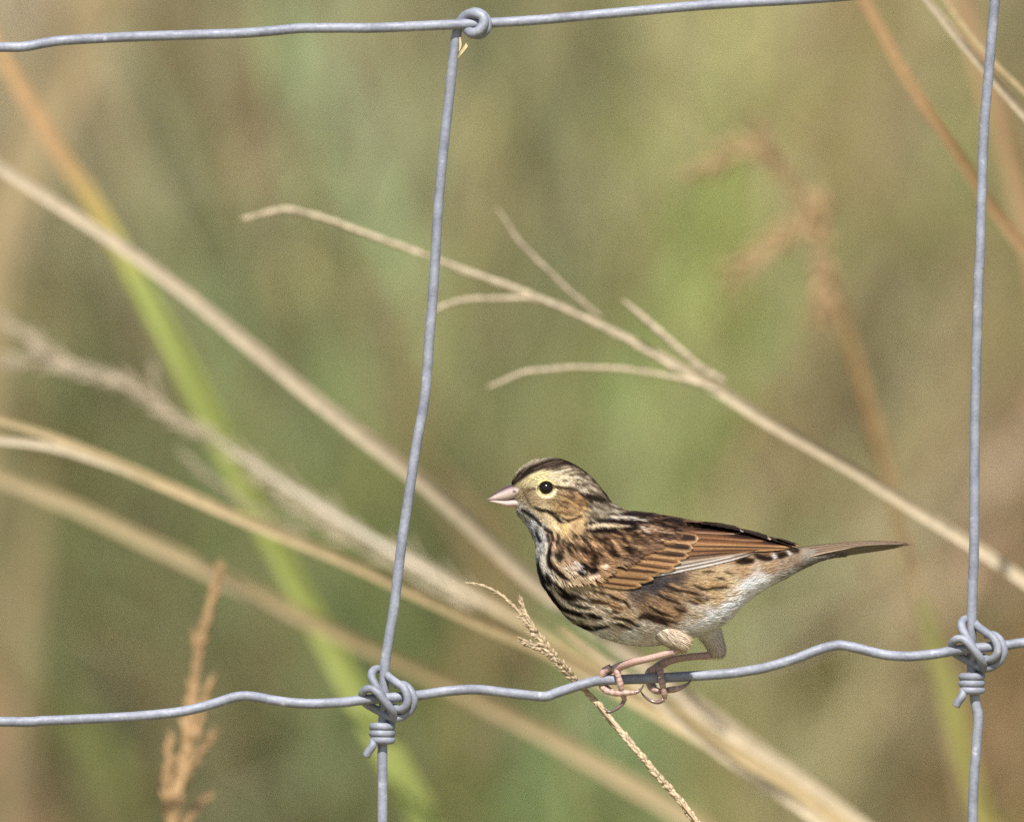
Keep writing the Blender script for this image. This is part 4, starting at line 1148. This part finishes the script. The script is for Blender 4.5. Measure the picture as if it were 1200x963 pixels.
# legs
def leg(thigh, knob, tarsus, toes, claws, yo, pink, tuft):
    mb = MB()
    # feathered thigh
    sp = spline(thigh, 16)
    tube(mb, [B(p[0], p[1], p[2]) for p in sp], [p[3] * S for p in sp], 20, [tuple(sample(np.array([760.]), np.array([740.]))[0] * .9)] * 16)
    L = mb.build("leg", M_plume, bird)
    mb = MB()
    sp = spline(tarsus, 30)
    tube(mb, [B(p[0], p[1], p[2]) for p in sp], [p[3] * S for p in sp], 14, [tuple(pink * random.uniform(.92, 1.06)) for _ in range(30)], rough=.04)
    mb.build("shank", M_leg, L)
    for tpath in toes:
        mb = MB(); n = 30
        sp = spline(tpath, n)
        rad = [sp[i][3] * S * (.74 + .20 * abs(math.sin(i / n * math.pi * 3.2))) for i in range(n)]
        tube(mb, [B(p[0], p[1], p[2]) for p in sp], rad, 12, [tuple(pink * (1.08 if i % 3 else .66)) for i in range(n)], rough=.05)
        mb.build("toe", M_leg, L)
    for cpath in claws:
        mb = MB(); n = 20
        sp = spline(cpath, n)
        tube(mb, [B(p[0], p[1], p[2]) for p in sp], [max(.12, p[3]) * S for p in sp], 8, [tuple(mixc(lin((150, 120, 112)), lin((62, 50, 50)), i / n)) for i in range(n)])
        mb.build("claw", M_beak, L)
    # fluff on thigh and knee
    mb = MB(); rs = random.Random(9 + int(yo))
    tp = spline(thigh, 40)
    for k in range(2400):
        u = rs.random() ** .8; i = min(38, int(u * 39)); p = tp[i]; q = tp[i + 1]
        ax = (B(q[0], q[1], q[2]) - B(p[0], p[1], p[2])).normalized()
        an = rs.uniform(0, 2 * math.pi)
        e1 = ax.cross(Vector((0, 1, 0))).normalized(); e2 = ax.cross(e1)
        n_ = e1 * math.cos(an) + e2 * math.sin(an)
        o = B(p[0], p[1], p[2]) + n_ * p[3] * S * .97
        Ls = rs.uniform(7, 13) * S * (1 if u < .7 else max(.22, 1 - (u - .7) * 3.2))
        sdv = n_.cross(ax) * rs.uniform(.5, 1.0) * S * .5
        dd = (ax + n_ * rs.uniform(.0, .22) - n_ * max(0, (u - .7) * 2.2)).normalized()
        cc = np.array(lin((232, 210, 180))) * rs.uniform(.72, 1.1) * .66
        hx = sample(np.array([p[0]]), np.array([p[1] - 6]))[0]
        cc = mixc(cc, hx * ALB, max(0, 1 - u * 1.5))
        if u > .72 and tuft: cc = mixc(cc, lin((170, 130, 90)) * .7, .75 * max(0, math.sin(an + 1.2)))
        mb.add([o - sdv, o + sdv, o + dd * Ls * .6 + sdv * .8, o + dd * Ls * .6 - sdv * .8, o + dd * Ls - n_ * .4 * S], [(0, 1, 2, 3), (3, 2, 4)], [tuple(cc)] * 5)
    mb.build("thigh_plumage", M_plume, L)
PK = lin((204, 168, 156))
leg([(750,716,-26,12),(768,730,-38,13.5),(783,742,-44,13),(795,749,-46,11),(802,753,-46.5,9.2),(806,756,-46,5)], None,
    [(803,756,-46,4.8),(795,760,-46,4.6),(780,765,-43,4.2),(760,770.5,-36,4.1),(742,775,-26,4.4),(730,779,-16,5.0),(722,783,-5.5,5.8),(718,786,-4,4.5)],
    [ [(723,782,-8,4.8),(724,789,-11,4.5),(726,797,-12,4.2),(728,806,-10,4.1),(730.5,814,-5,4.0),(732,820,-1,3.4)],
      [(716,781,-5,5.2),(708,787,-3,4.8),(704.5,795,-1,4.4),(705.5,804,2,4.2),(712,810,-2,4.1),(721,812,-6,4.1),(733,811.5,-9,3.8),(745,811,-10,3.0)],
      [(718,783,0,5),(712,789,8,4.6),(708,798,10,4.2),(712,807,7,3.9),(719,810,2,3.4)] ],
    [ [(732,819,-1,3.0),(729,825,0,2.3),(722,831,0,1.8),(714,834,0,1.3),(706,829.5,0,.2)],
      [(743,811,-10,2.6),(748,809.5,-10,1.9),(752,806,-10,1.2),(754.5,801.5,-10,.2)] ], 0, PK, True)
leg([(815,722,2,17),(828,736,6,15),(834,746,10,12.5),(838,755,14,10.5),(840,761,16,10),(840,766,15.5,8),(839,770,15,4)], None,
    [(838,766,15,4.8),(830,768.5,14,4.6),(815,769.5,13,4.3),(798,771.5,11,4.3),(785,774.5,10,4.8),(775,779,9,5.6),(768,785,8,6),(764,789,6,5)],
    [ [(772,780,5,5),(774,787,-4,4.6),(775,795,-10.5,4.3),(777,804,-11,4.2),(778.5,812,-8,4.1),(779,818,-5,3.4)],
      [(768,783,8,6),(761,789,9,5.4),(760,797,9,5),(764,806,7,4.8),(772,810,4,4.4),(783,808.5,0,4.4),(793,807,-3,4.0),(801,804,-4,3.0)],
      [(766,785,7,6),(763,793,10,5.4),(764,802,11,5),(768,808,9,4.4)] ],
    [ [(778,819,-5,3.0),(772,822.5,-4,2.4),(764,821.5,-3,1.9),(755,815.5,-2,1.3),(748.5,806,-1,.2)],
      [(799,805,-4,2.6),(804,802.5,-4,1.9),(808,799,-4,1.2),(811,794.5,-4,.2)] ], 5, PK * .95, False)
